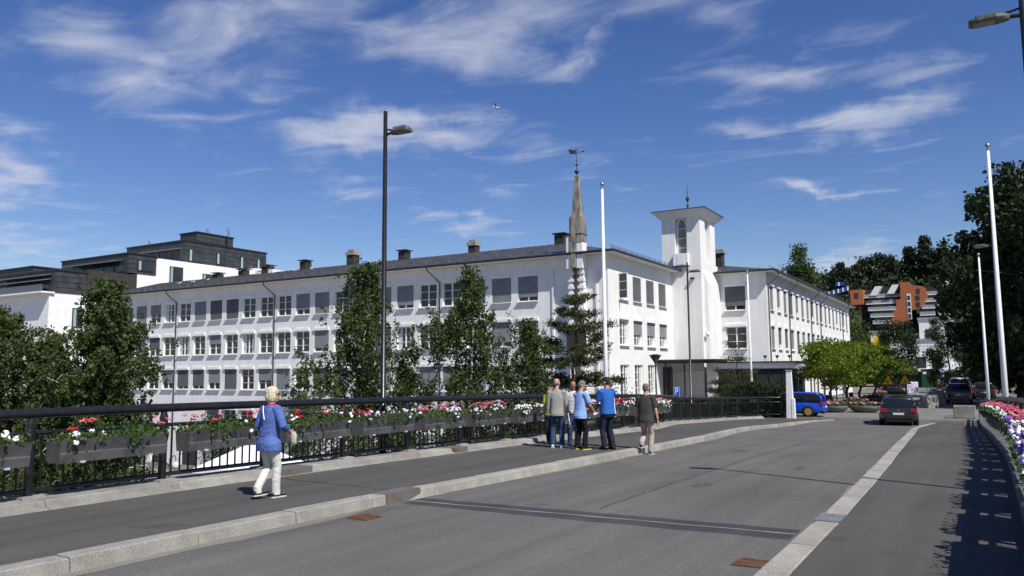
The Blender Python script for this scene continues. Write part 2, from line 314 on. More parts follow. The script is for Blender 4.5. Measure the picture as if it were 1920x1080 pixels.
g.v = [(x, y, PLZ+.004) for y in m0 for x in n0]; g.f = [(j*8+i, j*8+i+1, j*8+9+i, j*8+8+i) for j in range(6) for i in range(7)]
S('plaza', g, M['plaza'])
LR = catmull([(-11, -4, 0), (-11, 10, 0), (-11, 26.6, 0), (-11.6, 30.5, 0), (-12.6, 35, 0), (-13.15, 40, 0), (-13.3, 45, 0), (-12.7, 48.4, 0), (-11.5, 50.3, 0), (-10.65, 50.9, 0)])
LK = catmull([(-7.62, -4, 0), (-7.5, 8, 0), (-7.36, 15, 0), (-7.42, 20, 0), (-7.65, 25, 0), (-8.35, 32, 0), (-8.85, 40, 0), (-8.9, 45, 0), (-8.35, 48.5, 0), (-7.3, 50.4, 0)])
RK = catmull([(-1.80, -4, 0), (-1.82, 8, 0), (-1.95, 15, 0), (-2.2, 22, 0), (-2.6, 32, 0), (-3.05, 40, 0), (-3.0, 45, 0), (-2.75, 49, 0)])   # left edge of the right kerb
RC = catmull([(.27, -4, 0), (.25, 10, 0), (.22, 20, 0), (.02, 27, 0), (-.2, 35, 0), (-.45, 45, 0), (-.6, 53, 0)])                       # inner edge of the right coping
def xat(P, y):
    if y <= P[0].y: return P[0].x
    if y >= P[-1].y: return P[-1].x
    for a, b in zip(P, P[1:]):
        if min(a.y, b.y) <= y <= max(a.y, b.y) and abs(b.y-a.y) > 1e-6: return a.x+(b.x-a.x)*(y-a.y)/(b.y-a.y)
    return P[-1].x
ys = [-4+.75*i for i in range(76)]
def strip(fl, fr, fz, y0, y1, thick=0, cross=5):
    g = MB(); Y = [y for y in ys if y0 < y < y1]; Y = [y0]+Y+[y1]
    for y in Y:
        a, b = fl(y), fr(y)
        for k in range(cross+1):
            t = k/cross; g.v.append((a+(b-a)*t, y, fz(y)))
    w = cross+1
    g.f = [(j*w+i, j*w+i+1, (j+1)*w+i+1, (j+1)*w+i) for j in range(len(Y)-1) for i in range(cross)]
    return g
S('road', strip(lambda y: xat(LK, y)-.05 if y < 49 else -14, lambda y: xat(RK, y)+.05 if y < 48.5 else 1.2, zr, -4, 52.5), M['road'], True)
S('sidewalk', strip(lambda y: -14 if y > 30 else -11.2, lambda y: xat(LK, y)-.24, lambda y: zs(y)-.002, -4, 50.6), M['walk'], True)
S('sidewalk', strip(lambda y: xat(RK, y)+.2, lambda y: xat(RC, y)+.2, lambda y: zs(y)-.002, -4, 50.0), M['walk'], True)
g = MB()                                                    # deck body under the surfaces
Yd = [-4, 10, 20, 30, 36, 42, 47, 51.3]
for a, b in zip(Yd, Yd[1:]):
    for x0, x1 in ((-14.2 if a >= 30 else -11.6, 1.2),):
        g.rings([[(x0, y, zs(y)-1.1), (x1, y, zs(y)-1.1), (x1, y, zs(y)-.27), (x0, y, zs(y)-.27)] for y in (a, b)])
S('bridge_deck', g, M['concrete'])
def stones(name, P, d, prof, m, zf, gap=.012, skip=None, jit=.006, label=None):
    root = bpy.data.objects.new(name, None); COL.objects.link(root); root['kind'] = 'structure'; root.location = (0, 0, 0)
    Q = resample(P, d)
    for i, (a, b) in enumerate(zip(Q, Q[1:])):
        if skip and skip(i, a): continue
        t = (b-a).normalized(); nrm = Vector((t.y, -t.x, 0)); a2, b2 = a+t*gap/2, b-t*gap/2; j = random.uniform(-jit, jit); k = random.uniform(-jit, jit)
        rings = []
        for p in (a2, a2+t*.02, b2-t*.02, b2):
            e = .006 if (p is a2 or p is b2) else 0
            rings.append([tuple(p+nrm*(u+j)+Vector((0, 0, zf(p.y)+v+k-(e if v > 0 else 0)))) for u, v in prof])
        mb = MB((a.x, a.y, zf(a.y))); mb.rings(rings); o = mb.build('kerb_stone' if 'kerb' in name else 'coping_stone', m, root, fix=True); o.location = (a.x, a.y, zf(a.y))
    return root
kp = [(-.27, -.3), (-.015, -.3), (0, .0-.13), (-.012, .002), (-.03, .012), (-.25, .012), (-.27, 0)]
stones('kerb', LK, 1.42, kp, M['granite'], zs)
kp2 = [(0, -.3), (.27, -.3), (.27, 0), (.255, .008), (.02, .008), (.0, -.006)]
stones('kerb', RK, 1.25, kp2, M['granite'], zs)
cp = [(-.3, -.4), (.52, -.4), (.52, -.03), (.50, .0), (.38, .035), (.36, .095), (.34, .11), (-.28, .11), (-.3, .09)]
stones('coping', LR, 2.0, cp, M['concrete'], zs, gap=.008, jit=.003)
cp3 = [(-.0, -.3), (1.0, -.3), (1.0, .09), (.30, .09), (.28, .16), (.03, .16), (0, .14)]
stones('coping', RC, .95, cp3, M['granite_d'], zs, gap=.015, jit=.004)
# steel expansion joint: cover plates in the kerbs, seam across the road
ej = 9.62
def seam(y, x0, x1, w, m, name, zoff, label, cat, wob=0):
    g = MB(); n = 24
    for i in range(n+1):
        x = x0+(x1-x0)*i/n; d = wob*sin(i*1.3)
        g.v += [(x, y-w/2+d+.03*(x+4), zr(y)+zoff), (x, y+w/2+d*.6+.03*(x+4), zr(y)+zoff)]
    g.f = [(2*i, 2*i+2, 2*i+3, 2*i+1) for i in range(n)]
    o = g.build(name, m); return o
M['tar'] = asphalt('joint_asphalt', (.030, .030, .033), (.062, .062, .066), .2)
o = seam(ej, -7.4, -2.0, .62, M['tar'], 'road_joint_strip', .004, 0, 0, .02); tag(o, kind='structure')
o = seam(ej+.02, -7.4, -2.0, .035, mat('joint_line', (.20, .20, .20), (.34, .34, .33), 4, .6), 'road_joint_line', .008, 0, 0, .012); tag(o, kind='structure')
o = MB(); o.v = [q for i in range(13) for x in [-10.4+2.75*i/12] for q in ((x, 9.72+.03*sin(i*1.9)-.015*i, zs(9.7)+.002), (x, 9.75+.03*sin(i*1.9)-.015*i+.01*sin(i), zs(9.7)+.002))]; o.f = [(2*i, 2*i+2, 2*i+3, 2*i+1) for i in range(12)]; o.build('sidewalk_crack', M['tar'])['kind'] = 'structure'
def plate(name, label, x, y, z, sx, sy, sz, m):
    t = thing(name, label, 'steel plate', (x, y, z)); MB().cb((0, 0, sz/2), (sx, sy, sz)).build('cover', m, t)
    for q in (-.3, .3): MB().lathe([(.012, sz), (.012, sz+.006), (.0, sz+.007)], 6, (0, q*sy, 0)).build('bolt', M['steel'], t)
    return t
M['plate'] = mat('rusted_steel', (.15, .148, .14), (.17, .10, .065), 5, .6, .3, 30, metal=.2, ramp=(.52, .68))
plate('joint_cover', 'rusted steel cover plate let into the left granite kerb', -7.615, 9.45, zs(9.45)-.155, .285, .80, .175, M['plate'])
plate('joint_cover', 'grey steel plate set flush in the right kerb line', -1.70, 10.22, zs(10.2)+.010, .285, .52, .008, mat('grey_plate', (.13, .135, .14), (.19, .195, .2), 5, .5))
plate('joint_cover', 'rusty steel cover in the railing coping behind the walking woman', -10.78, 10.3, zs(10.3)-.05, .55, .72, .165, M['plate'])
plate('joint_cover', 'small dark steel cover in the coping below the fifth flower box', -10.78, 15.4, zs(15.4)-.05, .55, .5, .165, M['plate'])
def drain(label, x, y):
    t = thing('road_drain', label, 'drain', (x, y, zr(y)+.004)); t.scale = (.78, .9, 1); fr = MB()
    for a in (-1, 1): fr.cb((a*.19, 0, .004), (.05, .36, .008)); fr.cb((0, a*.165, .004), (.33, .03, .008))
    fr.build('frame', M['rust'], t)
    for i in range(8): MB().cb((-.14+.04*i, 0, .003), (.022, .30, .006)).build('grate_bar', M['rust'], t)
drain('rusty drain grate beside the left kerb', -7.05, 8.1); drain('rusty drain grate beside the right kerb', -2.06, 8.0)
M['dust'] = asphalt('gutter_grit', (.13, .124, .108), (.19, .182, .16), .2)
def ragged(name, m, f0, f1, y0, y1, dz, sd):
    r2 = random.Random(sd); g = MB(); n = int((y1-y0)/.22); e = 0
    for i in range(n+1):
        y = y0+(y1-y0)*i/n; e = .7*e+.3*r2.gauss(0, 1); tp_ = min(1, 6*i/n, 6*(n-i)/n)
        g.v += [(f0(y), y, zr(y)+dz), (f0(y)+(f1(y)-f0(y)+.07*e)*tp_, y, zr(y)+dz)]
    g.f = [(2*i, 2*i+1, 2*i+3, 2*i+2) for i in range(n)]; g.build(name, m)['kind'] = 'structure'
ragged('gutter_grit', M['dust'], lambda y: xat(LK, y)-.01, lambda y: xat(LK, y)+.20, 2.5, 9.0, .004, 1); ragged('gutter_grit', M['dust'], lambda y: xat(LK, y)-.01, lambda y: xat(LK, y)+.16, 10.2, 30, .004, 2); ragged('gutter_grit', M['dust'], lambda y: xat(RK, y)+.01, lambda y: xat(RK, y)-.10, 3.5, 7.2, .004, 3); ragged('gutter_grit', M['dust'], lambda y: xat(RK, y)+.01, lambda y: xat(RK, y)-.12, 8.2, 40, .004, 4)
M['oil'] = asphalt('oil_stain', (.066, .063, .058), (.098, .094, .087), .2)
M['crk'] = asphalt('crack_filler', (.04, .038, .036), (.06, .058, .055), .2)
for cx_, cy_, rx_, ry_, sd in ((-4.3, 13.5, .16, .3, 2), (-5.6, 21, .2, .5, 3), (-3.4, 17.2, .12, .35, 4)):
    r2 = random.Random(sd); g = MB(); k_ = [r2.uniform(.6, 1.25) for _ in range(22)]; g.v = [(cx_+rx_*k_[i]*cos(2*pi*i/22), cy_+ry_*k_[i]*sin(2*pi*i/22), zr(cy_+ry_*k_[i]*sin(2*pi*i/22))+.0045) for i in range(22)]; g.f = [tuple(range(22))]; g.build('oil_stain', M['oil'])['kind'] = 'structure'
def crack(P, w=.012, sd=0):
    r2 = random.Random(sd); Q = [Vector((x, y, 0)) for x, y in P]; g = MB(); pts = []
    for a, b in zip(Q, Q[1:]):
        n = max(2, int((b-a).length/.12)); pts += [a.lerp(b, i/n)+Vector((r2.gauss(0, .018), r2.gauss(0, .018), 0)) for i in range(n)]
    for i, q in enumerate(pts):
        d = (pts[min(i+1, len(pts)-1)]-pts[max(i-1, 0)]).normalized(); nn = Vector((-d.y, d.x, 0))*w*r2.uniform(.35, 1); g.v += [(q.x+nn.x, q.y+nn.y, zr(q.y)+.005), (q.x-nn.x, q.y-nn.y, zr(q.y)+.005)]
    g.f = [(2*i, 2*i+1, 2*i+3, 2*i+2) for i in range(len(pts)-1)]; g.build('road_crack', M['crk'])['kind'] = 'structure'
crack([(-4.72, 10.2), (-4.8, 17), (-4.9, 30)], .012, 2); crack([(-6.9, 14.5), (-5.6, 15.1), (-4.75, 14.9)], .009, 3); crack([(-4.8, 22), (-3.6, 22.5), (-2.6, 22.3)], .01, 4); crack([(-7.2, 27), (-5, 27.4), (-2.8, 27.2)], .014, 5)
# ------------------------------------------------------------------ railings
def petunia_mesh(m, m2):
    g = MB(); n = 10
    g.v = [(0, 0, -.012)]+[(.034*(1 if k % 2 == 0 else .88)*cos(2*pi*k/n), .034*(1 if k % 2 == 0 else .88)*sin(2*pi*k/n), .006 if k % 2 else .0) for k in range(n)]+[(0, 0, -.035)]
    g.f = [(0, 1+k, 1+(k+1) % n) for k in range(n)]+[(n+1, 1+(k+1) % n, 1+k) for k in range(n)]
    me = g.mesh('petunia', m, True); return me
def geranium_mesh(m):
    g = MB()
    for k in range(9):
        a = k*2.4; r = .0 if k == 0 else .022+.006*(k % 3); g.ell((r*cos(a), r*sin(a), .012*sin(k*1.9)+(.012 if k < 4 else 0)), (.014, .014, .009), 6, 3)
    return g.mesh('geranium', m, True)
PET = {k: mat('petal_'+k, c1, c2, 30, .6) for k, c1, c2 in (('white', (.75, .75, .73), (.82, .82, .80)), ('pink', (.60, .10, .17), (.75, .22, .30)), ('red', (.45, .008, .012), (.6, .02, .03)), ('lilac', (.42, .34, .55), (.68, .62, .78)), ('purple', (.14, .07, .40), (.24, .12, .55)), ('rose', (.62, .25, .32), (.78, .45, .5)))}
BLO = {k: (geranium_mesh(PET[k]) if k in ('red', 'pink', 'rose') else petunia_mesh(PET[k], None)) for k in PET}
def leaf_cloud(C, size, rs=.35, up=.3, sx=1.0):
    """one diamond leaf at every centre"""
    C = np.asarray(C); n = len(C); d = rng.normal(size=(n, 3)); d[:, 2] *= .7; d /= np.linalg.norm(d, axis=1)[:, None]
    u = rng.normal(size=(n, 3)); u -= d*(u*d).sum(1)[:, None]; u /= np.linalg.norm(u, axis=1)[:, None]; w = np.cross(d, u)
    s_ = (size*(1+rs*rng.normal(size=n)).clip(.35, 2))[:, None]
    V = np.stack([C-u*s_*.5, C+w*s_*.32*sx, C+u*s_*.5, C-w*s_*.32*sx], 1).reshape(-1, 3)
    return V, np.arange(4*n).reshape(-1, 4)
def trough_mesh(L, side):
    pr = [(0.0, 0), (.30, .0), (.32, .12), (.31, .13), (.31, .145), (.36, .31), (.34, .31), (.33, .28), (-.0, .28), (-.02, .31), (-.04, .31)]
    g = MB(); g.rings([[(side*u*.95, y, v) for u, v in pr] for y in (-L/2, L/2)]); return g
BOXMESH = {}
def flower_box(P, tang, side, label, group, mix, nb, L=1.62, big=1.0):
    rz = atan2(tang.y, tang.x)-pi/2
    t = thing('flower_box', label, 'flower box', P, rz, group)
    key = (side, round(L, 1))
    if key not in BOXMESH:
        g = trough_mesh(L, side); o = g.build('trough', M['trough'], None, fix=True); BOXMESH[key] = o.data; bpy.data.objects.remove(o)
    link('trough', BOXMESH[key], t)
    kt = key+('tab',)
    if kt not in BOXMESH:
        BOXMESH[kt] = MB().box(-.035, .035, -.035, .035, -.012, .012).mesh('label_tab', mat('tab', (.45, .47, .5), None)); BOXMESH[kt+(1,)] = MB().box(-.03, .03, -.005, .005, 0, .12).mesh('hanger', M['steel'])
    for y in (-L*.30, L*.33): link('hanger_foot', BOXMESH[kt], t, (side*.27, y, .0))
    for y in (-L*.30, L*.33): link('hanger', BOXMESH[kt+(1,)], t, (side*.02, y, .31))
    n = int(1000*big); C = np.stack([side*(.15+.13*rng.normal(size=n)).clip(-.08, .43), (rng.random(n)-.5)*L*1.02, 0.30+np.abs(rng.normal(size=n))*.055], 1)
    k = n//11; C[:k, 0] = side*(.35+.03*rng.random(k)); cl = (rng.random(6)-.5)*L*.95; C[:k, 1] = cl[rng.integers(0, 6, k)]+.04*rng.normal(size=k); C[:k, 2] = .33-np.abs(rng.normal(size=k))*.10
    V, F = leaf_cloud(C, .047); o = link('foliage', np_mesh('foliage', V, F, M['l_box']), t); o['kind'] = 'stuff'
    st = MB()
    keys = [k_ for k_, w in mix for _ in range(w)]; cc = [((random.random()-.5)*L*.92, random.choice(keys)) for _ in range(6)]
    for i in range(nb):
        y, k_ = random.choice(cc); y += random.gauss(0, .085); y = max(-L*.53, min(L*.53, y))
        if random.random() < .2: k_ = random.choice(keys)
        if k_ in ('red', 'pink', 'rose'): x, z = .05+.25*random.random(), .42+.13*random.random()
        else: x, z = .1+.30*random.random(), .36+.11*random.random()
        if random.random() < .12 and k_ not in ('red', 'pink', 'rose'): x, z = .38, .24+.1*random.random()
        b = link('blossom', BLO[k_], t, (side*x, y, z)); s_ = random.uniform(.85, 1.3); b.scale = (s_, s_, s_)
        b.rotation_euler = (random.gauss(0, .35), side*random.uniform(.3, 1.2), random.random()*6) if k_ not in ('red', 'pink', 'rose') else (0, 0, random.random()*6)
    return t
def railing(label, P, pitch, side, ts):
    t = thing('bridge_railing', label, 'railing', (P[0].x, P[0].y, zs(P[0].y)))
    off = t.location.copy(); o3 = tuple(off)
    base = lambda p: zs(p.y)+.10
    def rail(name, r, h, n=10):
        mb = MB(o3); mb.tube([(p.x, p.y, base(p)+h) for p in P], r, n); return mb.build(name, M['black'], t, True)
    rail('handrail', .066, 1.12, 14); rail('upper_rail', .03, .86); rail('lower_rail', .033, .11)
    Q = resample(P, pitch); pm = MB(); pm.lathe([(.07, .0), (.07, .03), (.062, .035), (.062, .98), (.045, 1.06)], 10); pmesh = pm.mesh('post', M['black'], False)
    pad = bevel(MB().cb((0, 0, .02), (.30, .34, .05)).build('tmp', M['concrete']), .01); padm = pad.data; bpy.data.objects.remove(pad)
    bm_ = MB().tube([(0, 0, .11), (0, 0, .86)], .0155, 6).mesh('baluster', M['black'])
    cnt = 0
    for i, p in enumerate(Q):
        if i > 0 or True:
            tg = (Q[min(i+1, len(Q)-1)]-Q[max(i-1, 0)]).normalized()
            o = link('post', pmesh, t, Vector((p.x, p.y, base(p)))-off, atan2(tg.y, tg.x)); link('post_pad', padm, o, (0, 0, 0))
        if i < len(Q)-1:
            for k in range(1, 13):
                q = p.lerp(Q[i+1], k/13); q = Vector((q.x if abs(p.x-Q[i+1].x) < .02 else q.x, q.y, base(q))); link('baluster', bm_, t, q-off); cnt += 1
    return t, Q
tl, QL = railing('black bridge railing on the left, hung with flower boxes', [p for p in LR if p.y > 1.6], 2.0, 1, 0)
RR = [Vector((p.x+.42, p.y, 0)) for p in RC]
tr_, QR = railing('black bridge railing along the right edge of the picture', [p for p in RR if p.y > 5.0], 2.0, -1, 0)
ordn = ['first', 'second', 'third', 'fourth', 'fifth', 'sixth', 'seventh', 'eighth', 'ninth', 'tenth', 'eleventh', 'twelfth', 'thirteenth', 'fourteenth', 'fifteenth', 'sixteenth', 'seventeenth']
MIX = [[('white', 3)], [('white', 2), ('pink', 2), ('red', 2)], [('red', 2), ('pink', 2), ('white', 2)], [('white', 1), ('red', 1)], [('red', 2), ('white', 2), ('lilac', 2)], [('white', 2), ('lilac', 1), ('pink', 2)], [('pink', 2), ('lilac', 3)], [('lilac', 3), ('rose', 1), ('white', 1)], [('white', 2), ('rose', 2), ('pink', 1)], [('rose', 2), ('red', 1), ('lilac', 2)], [('purple', 1), ('red', 2), ('lilac', 2)], [('white', 1), ('pink', 1)], [('rose', 2), ('lilac', 1)], [('white', 2), ('rose', 2)], [('pink', 2), ('white', 2), ('lilac', 1)]]
NB = [14, 16, 15, 16, 26, 34, 34, 38, 34, 34, 32, 24, 30, 30, 34]
desc = ['white', 'white, pink and red', 'red, pink and white', 'white and red', 'red, white and lilac', 'white, lilac and pink', 'pink and lilac', 'lilac, rose and white', 'white and rose', 'rose, red and lilac', 'purple, red and lilac', 'white and pink', 'rose and lilac', 'white and rose', 'pink and white']
idx = 0
for i, (a, b) in enumerate(zip(QL, QL[1:])):
    c = (a+b)/2
    if c.y < 4.0 or c.y > 33: continue
    if idx > 14: break
    tg = (b-a).normalized()
    flower_box((c.x+.07*tg.y, c.y, zs(c.y)+.10+.46), tg, 1, '%s flower box with %s blossoms, %s from left on left railing' % ('grey', desc[idx], ordn[idx]), 'flower boxes on the left railing', MIX[idx], int(NB[idx]*(1.3 if idx < 4 else 1.8)))
    idx += 1
RM = [[('purple', 3), ('lilac', 2), ('white', 1)], [('purple', 3), ('white', 2), ('lilac', 1)], [('white', 2), ('purple', 2), ('pink', 2)], [('pink', 3), ('white', 3), ('red', 1)], [('white', 3), ('pink', 3)], [('pink', 3), ('white', 2)], [('pink', 3), ('rose', 2), ('white', 1)], [('rose', 3), ('pink', 2)], [('rose', 2), ('pink', 2), ('white', 1)], [('pink', 2), ('rose', 2)]]
rd = ['purple and lilac', 'purple and white', 'white, purple and pink', 'pink and white', 'white and pink', 'pink and white', 'pink and rose', 'rose and pink', 'pink, rose and white', 'pink']
idx = 0
for i, (a, b) in enumerate(zip(QR, QR[1:])):
    c = (a+b)/2
    if c.y < 6 or c.y > 45: continue
    tg = (b-a).normalized()
    k = min(idx//2, 9)
    flower_box((c.x-.07, c.y, zs(c.y)+.10+.46), tg, -1, 'flower box with %s blossoms, %s from near end, right railing' % (rd[k], (ordn+['eighteenth', 'nineteenth', 'twentieth'])[idx]), 'flower boxes on the right railing', RM[k], 46 if c.y < 26 else 34)
    idx += 1
# ------------------------------------------------------------------ the white brick building
BO = (-50, 50, LOW)
bld = thing('white_brick_building', 'long white painted brick building with grey roof, stair tower and concrete spire', 'building', BO)
BV = Vector(BO)
def bpart(name, mb, m, smooth=False, parent=None, fix=False):
    mb.off = BO if parent is None else (BV+parent.location); return mb.build(name, m, parent or bld, smooth, fix)
def facade(mb, P0, ud, W, z0, z1, ops, depth=.22):
    """wall sheet from P0 along ud with rectangular openings (u0,u1,za,zb) and reveals going in"""
    ud = Vector(ud); nin = Vector((-ud.y, ud.x, 0))
    us = sorted(set([0, W]+[q for o in ops for q in o[:2]])); zz = sorted(set([z0, z1]+[q for o in ops for q in o[2:]]))
    pt = lambda u, z, d=0: tuple(Vector((P0[0], P0[1], 0))+ud*u+nin*d+Vector((0, 0, z)))
    for a, b in zip(us, us[1:]):
        run = None
        for c, d in zip(zz, zz[1:]):
            inside = any(o[0] <= (a+b)/2 <= o[1] and o[2] <= (c+d)/2 <= o[3] for o in ops)
            if not inside: mb.q(pt(a, c), pt(b, c), pt(b, d), pt(a, d))
    for u0, u1, a, b in ops:
        mb.q(pt(u0, a), pt(u0, b), pt(u0, b, depth), pt(u0, a, depth)); mb.q(pt(u1, b), pt(u1, a), pt(u1, a, depth), pt(u1, b, depth))
        mb.q(pt(u0, a), pt(u0, a, depth), pt(u1, a, depth), pt(u1, a)); mb.q(pt(u0, b, depth), pt(u0, b), pt(u1, b), pt(u1, b, depth))
WM = {}
def win_meshes(w, h, rows):
    k = (round(w, 2), round(h, 2), rows)
    if k in WM: return WM[k]
    f = MB(); t = .075
    f.box(-w/2, w/2, 0, .07, 0, t); f.box(-w/2, w/2, 0, .07, h-t, h); f.box(-w/2, -w/2+t, 0, .07, t, h-t); f.box(w/2-t, w/2, 0, .07, t, h-t); f.box(-.055, .055, -.012, .068, t, h-t)
    for i in range(1, rows):
        z = h*i/rows; f.box(-w/2+t, -.055, .012, .062, z-.018, z+.018); f.box(.055, w/2-t, .012, .062, z-.018, z+.018)
    p = MB()
    for x0, x1 in ((-w/2+t, -.055), (.055, w/2-t)):
        for i in range(rows): p.q((x0, .045, t+(h-2*t)*i/rows), (x1, .045, t+(h-2*t)*i/rows), (x1, .045, t+(h-2*t)*(i+1)/rows), (x0, .045, t+(h-2*t)*(i+1)/rows))
    sl_ = MB().box(-w/2-.05, w/2+.05, -.30, 0, -.05, -.005); bx_ = MB().box(-w/2-.03, w/2+.03, -.26, -.02, h+.0, h+.22)
    WM[k] = (f.mesh('window', M['white']), p.mesh('pane', M['glass']), sl_.mesh('sill', M['white']), bx_.mesh('blind_box', M['white'])); return WM[k]
BM_ = {}
def blind_mesh(w, h, fr, dark):
    k = (round(w, 2), round(h, 2), round(fr, 2), dark)
    if k not in BM_:
        g = MB(); H = h*fr; n = max(3, int(H/.075))
        prof = []
        for i in range(n): z = h-H*i/n; z2 = h-H*(i+1)/n; prof += [(-.075, z), (-.10, z2+.008), (-.075, z2)]
        for (a, b), (c, d) in zip(prof, prof[1:]): g.q((-w/2+.02, c, d), (w/2-.02, c, d), (w/2-.02, a, b), (-w/2+.02, a, b))
        BM_[k] = g.mesh('blind', M['blind_d'] if dark else M['blind'])
    return BM_[k]
CM_ = {}
def window(P, rz, w, h, rows=3, blind=0, dark=False, box=True, curtain=0, sill=True, parent=None):
    f, p, s_, b_ = win_meshes(w, h, rows); o = link('window', f, bld, Vector(P)-BV, rz)
    link('pane', p, o)
    if sill: link('sill', s_, o)
    if box: link('blind_box', b_, o)
    if blind > .05: link('blind', blind_mesh(w, h, blind, dark), o)
    if curtain:
        k = (round(w, 2), round(h, 2), curtain)
        if k not in CM_:
            g = MB(); n = 8
            for sgn in (-1, 1):
                for i in range(n):
                    a = .06+(w/2-.14)*.55*i/n; b = .06+(w/2-.14)*.55*(i+1)/n; a, b = sgn*(w/2-.02-a), sgn*(w/2-.02-b); d1, d2 = (.038, .042) if i % 2 else (.042, .038)
                    g.q((a, d1, .08), (b, d2, .08), (b, d2, h-.08), (a, d1, h-.08))
            CM_[k] = g.mesh('curtain', M['curtain'])
        link('curtain', CM_[k], o)
    return o
XL, XR, YF = -80.0, -22.0, 50.0
ROWS = [(7.5, 9.33), (4.25, 6.08), (1.02, 2.88), (-2.25, -.80)]
wk = [-75.45+2.245*k for k in range(-1, 22)]; WW = 1.66
ops = [(x-XL-WW/2, x-XL+WW/2, a, b) for x in wk for a, b in ROWS]
arches = [(-69.9, 2.0), (-65.3, 2.2), (-53.6, 2.0)]
for ax, aw in arches: ops = [o for o in ops if not (o[3] < 0 and o[0]+XL < ax+aw/2+.4 and o[1]+XL > ax-aw/2-.4)]
aops = [(ax-XL-aw/2, ax-XL+aw/2, LOW+.15, LOW+3.4) for ax, aw in arches]
w_ = MB(); facade(w_, (XL, YF), (1, 0, 0), XR-XL, LOW, 10.75, ops+aops)
# right-facing end wall X=-22
RY = [52.65, 55.3, 57.98, 60.65]; rops = [(y-YF-.83, y-YF+.83, a, b) for y in RY for a, b in ROWS[:2]]+[(y-YF-.83, y-YF+.83, .65, 2.88) for y in RY[:3]]
facade(w_, (XR, YF), (0, 1, 0), 14, LOW, 10.75, rops)
# left gable, back
w_.q((XL, 64, LOW), (XL, YF, LOW), (XL, YF, 10.75), (XL, 64, 10.75)); w_.q((XR, 64, LOW), (XL, 64, LOW), (XL, 64, 10.75), (XR, 64, 10.75))
bpart('wall', w_, M['brick'])
st1 = {0: 0, 1: 1, 2: .52, 3: 0, 4: 0, 5: 1, 6: -1, 7: -1, 8: 0, 9: 0, 10: 0, 11: .75, 12: 1, 13: 0, 14: 0, 15: .82, 16: .84, 17: 0, 18: 0, 19: 1, 20: 1, 21: .82, -1: 1}
st2 = {0: 1, 1: .86, 2: -.55, 3: 0, 4: 0, 5: 0, 6: .45, 7: 0, 8: 0, 9: 0, 10: 0, 11: 0, 12: .8, 13: 0, 14: -.6, 15: 1, 16: 0, 17: 0, 18: 0, 19: 0, 20: .8, 21: 1, -1: 0}
st3 = {0: 0, 1: -.58, 2: -.52, 3: .65, 4: -.85, 5: -.82, 6: .65, 7: -1, 8: 0, 9: .55, 10: 1, 11: 0, 12: -.7, 13: 1, 14: 0, 15: .9, 16: 1, 17: .8, 18: .72, 19: 1, 20: 0, 21: .5, -1: .6}
st4 = {k: (.5 if k % 3 == 0 else 0) for k in range(-1, 22)}
for r, (st, (a, b)) in enumerate(zip((st1, st2, st3, st4), ROWS)):
    for k in range(-1, 22):
        x = wk[k+1]
        if r == 3 and any(abs(x-ax) < aw/2+WW/2+.38 for ax, aw in arches): continue
        v = st[k]; window((x, YF+.12, a), 0, WW, b-a, 3, abs(v), v < 0, True, 1 if (v == 0 and (k*7+r*5) % 4 == 1) else 0)
for i, y in enumerate(RY):
    window((XR-.12, y, ROWS[0][0]), pi/2, WW, ROWS[0][1]-ROWS[0][0], 3, 0 if i == 0 else 1, i > 0 and True, False, 1 if i == 0 else 0)
    window((XR-.12, y, ROWS[1][0]), pi/2, WW, ROWS[1][1]-ROWS[1][0], 3, 0 if i == 0 else .55, False, True, 1)
    if i < 3: window((XR-.12, y, .65), pi/2, WW, 2.88-.65, 4, 0, False, False, 1)
# one casement of the corner window stands open
op = MB(); op.box(0, .78, -.02, .02, 0, .06); op.box(0, .78, -.02, .02, 1.74, 1.8); op.box(0, .06, -.02, .02, .06, 1.74); op.box(.72, .78, -.02, .02, .06, 1.74); op.box(.06, .72, -.015, .015, .58, .61); op.box(.06, .72, -.015, .015, 1.18, 1.21)
oo = op.build('open_casement', M['white'], bld); oo.location = Vector((XR+.02, RY[0]-.83, 7.5))-BV; oo.rotation_euler = (0, 0, R(-15))
pp = MB().box(.06, .72, -.004, .004, .06, 1.74).build('pane', M['glass'], oo)
# arched doorways at courtyard level: brick head over each opening, dark door inside
for ax, aw in arches:
    zt = LOW+3.4; g = MB(); n = 10; r = aw/2
    for sgn in (-1, 1):
        for i in range(n):
            t0, t1 = pi/2*i/n, pi/2*(i+1)/n
            p0 = (ax+sgn*r*cos(t0), zt-r+r*sin(t0)); p1 = (ax+sgn*r*cos(t1), zt-r+r*sin(t1))
            g.q((p0[0], YF-.004, p0[1]), (p1[0], YF-.004, p1[1]), (p1[0], YF-.004, zt+.02), (p0[0], YF-.004, zt+.02)) if sgn < 0 else g.q((p1[0], YF-.004, p1[1]), (p0[0], YF-.004, p0[1]), (p0[0], YF-.004, zt+.02), (p1[0], YF-.004, zt+.02))
    bpart('arch_head', g, M['brick'])
    d = bpart('arched_door', MB().box(ax-aw/2, ax+aw/2, YF+.16, YF+.215, LOW+.15, zt), M['dark'])
    for s_ in (-.25, .25):
        for zz in (1.0, 1.9): bpart('pane', MB().box(ax+s_*aw-.32, ax+s_*aw+.32, YF+.145, YF+.158, LOW+zz, LOW+zz+.75), M['glass'], parent=d)
bpart('plinth', MB().box(XL, XR-8, YF-.06, YF-.003, LOW, LOW+.55), M['concrete'])
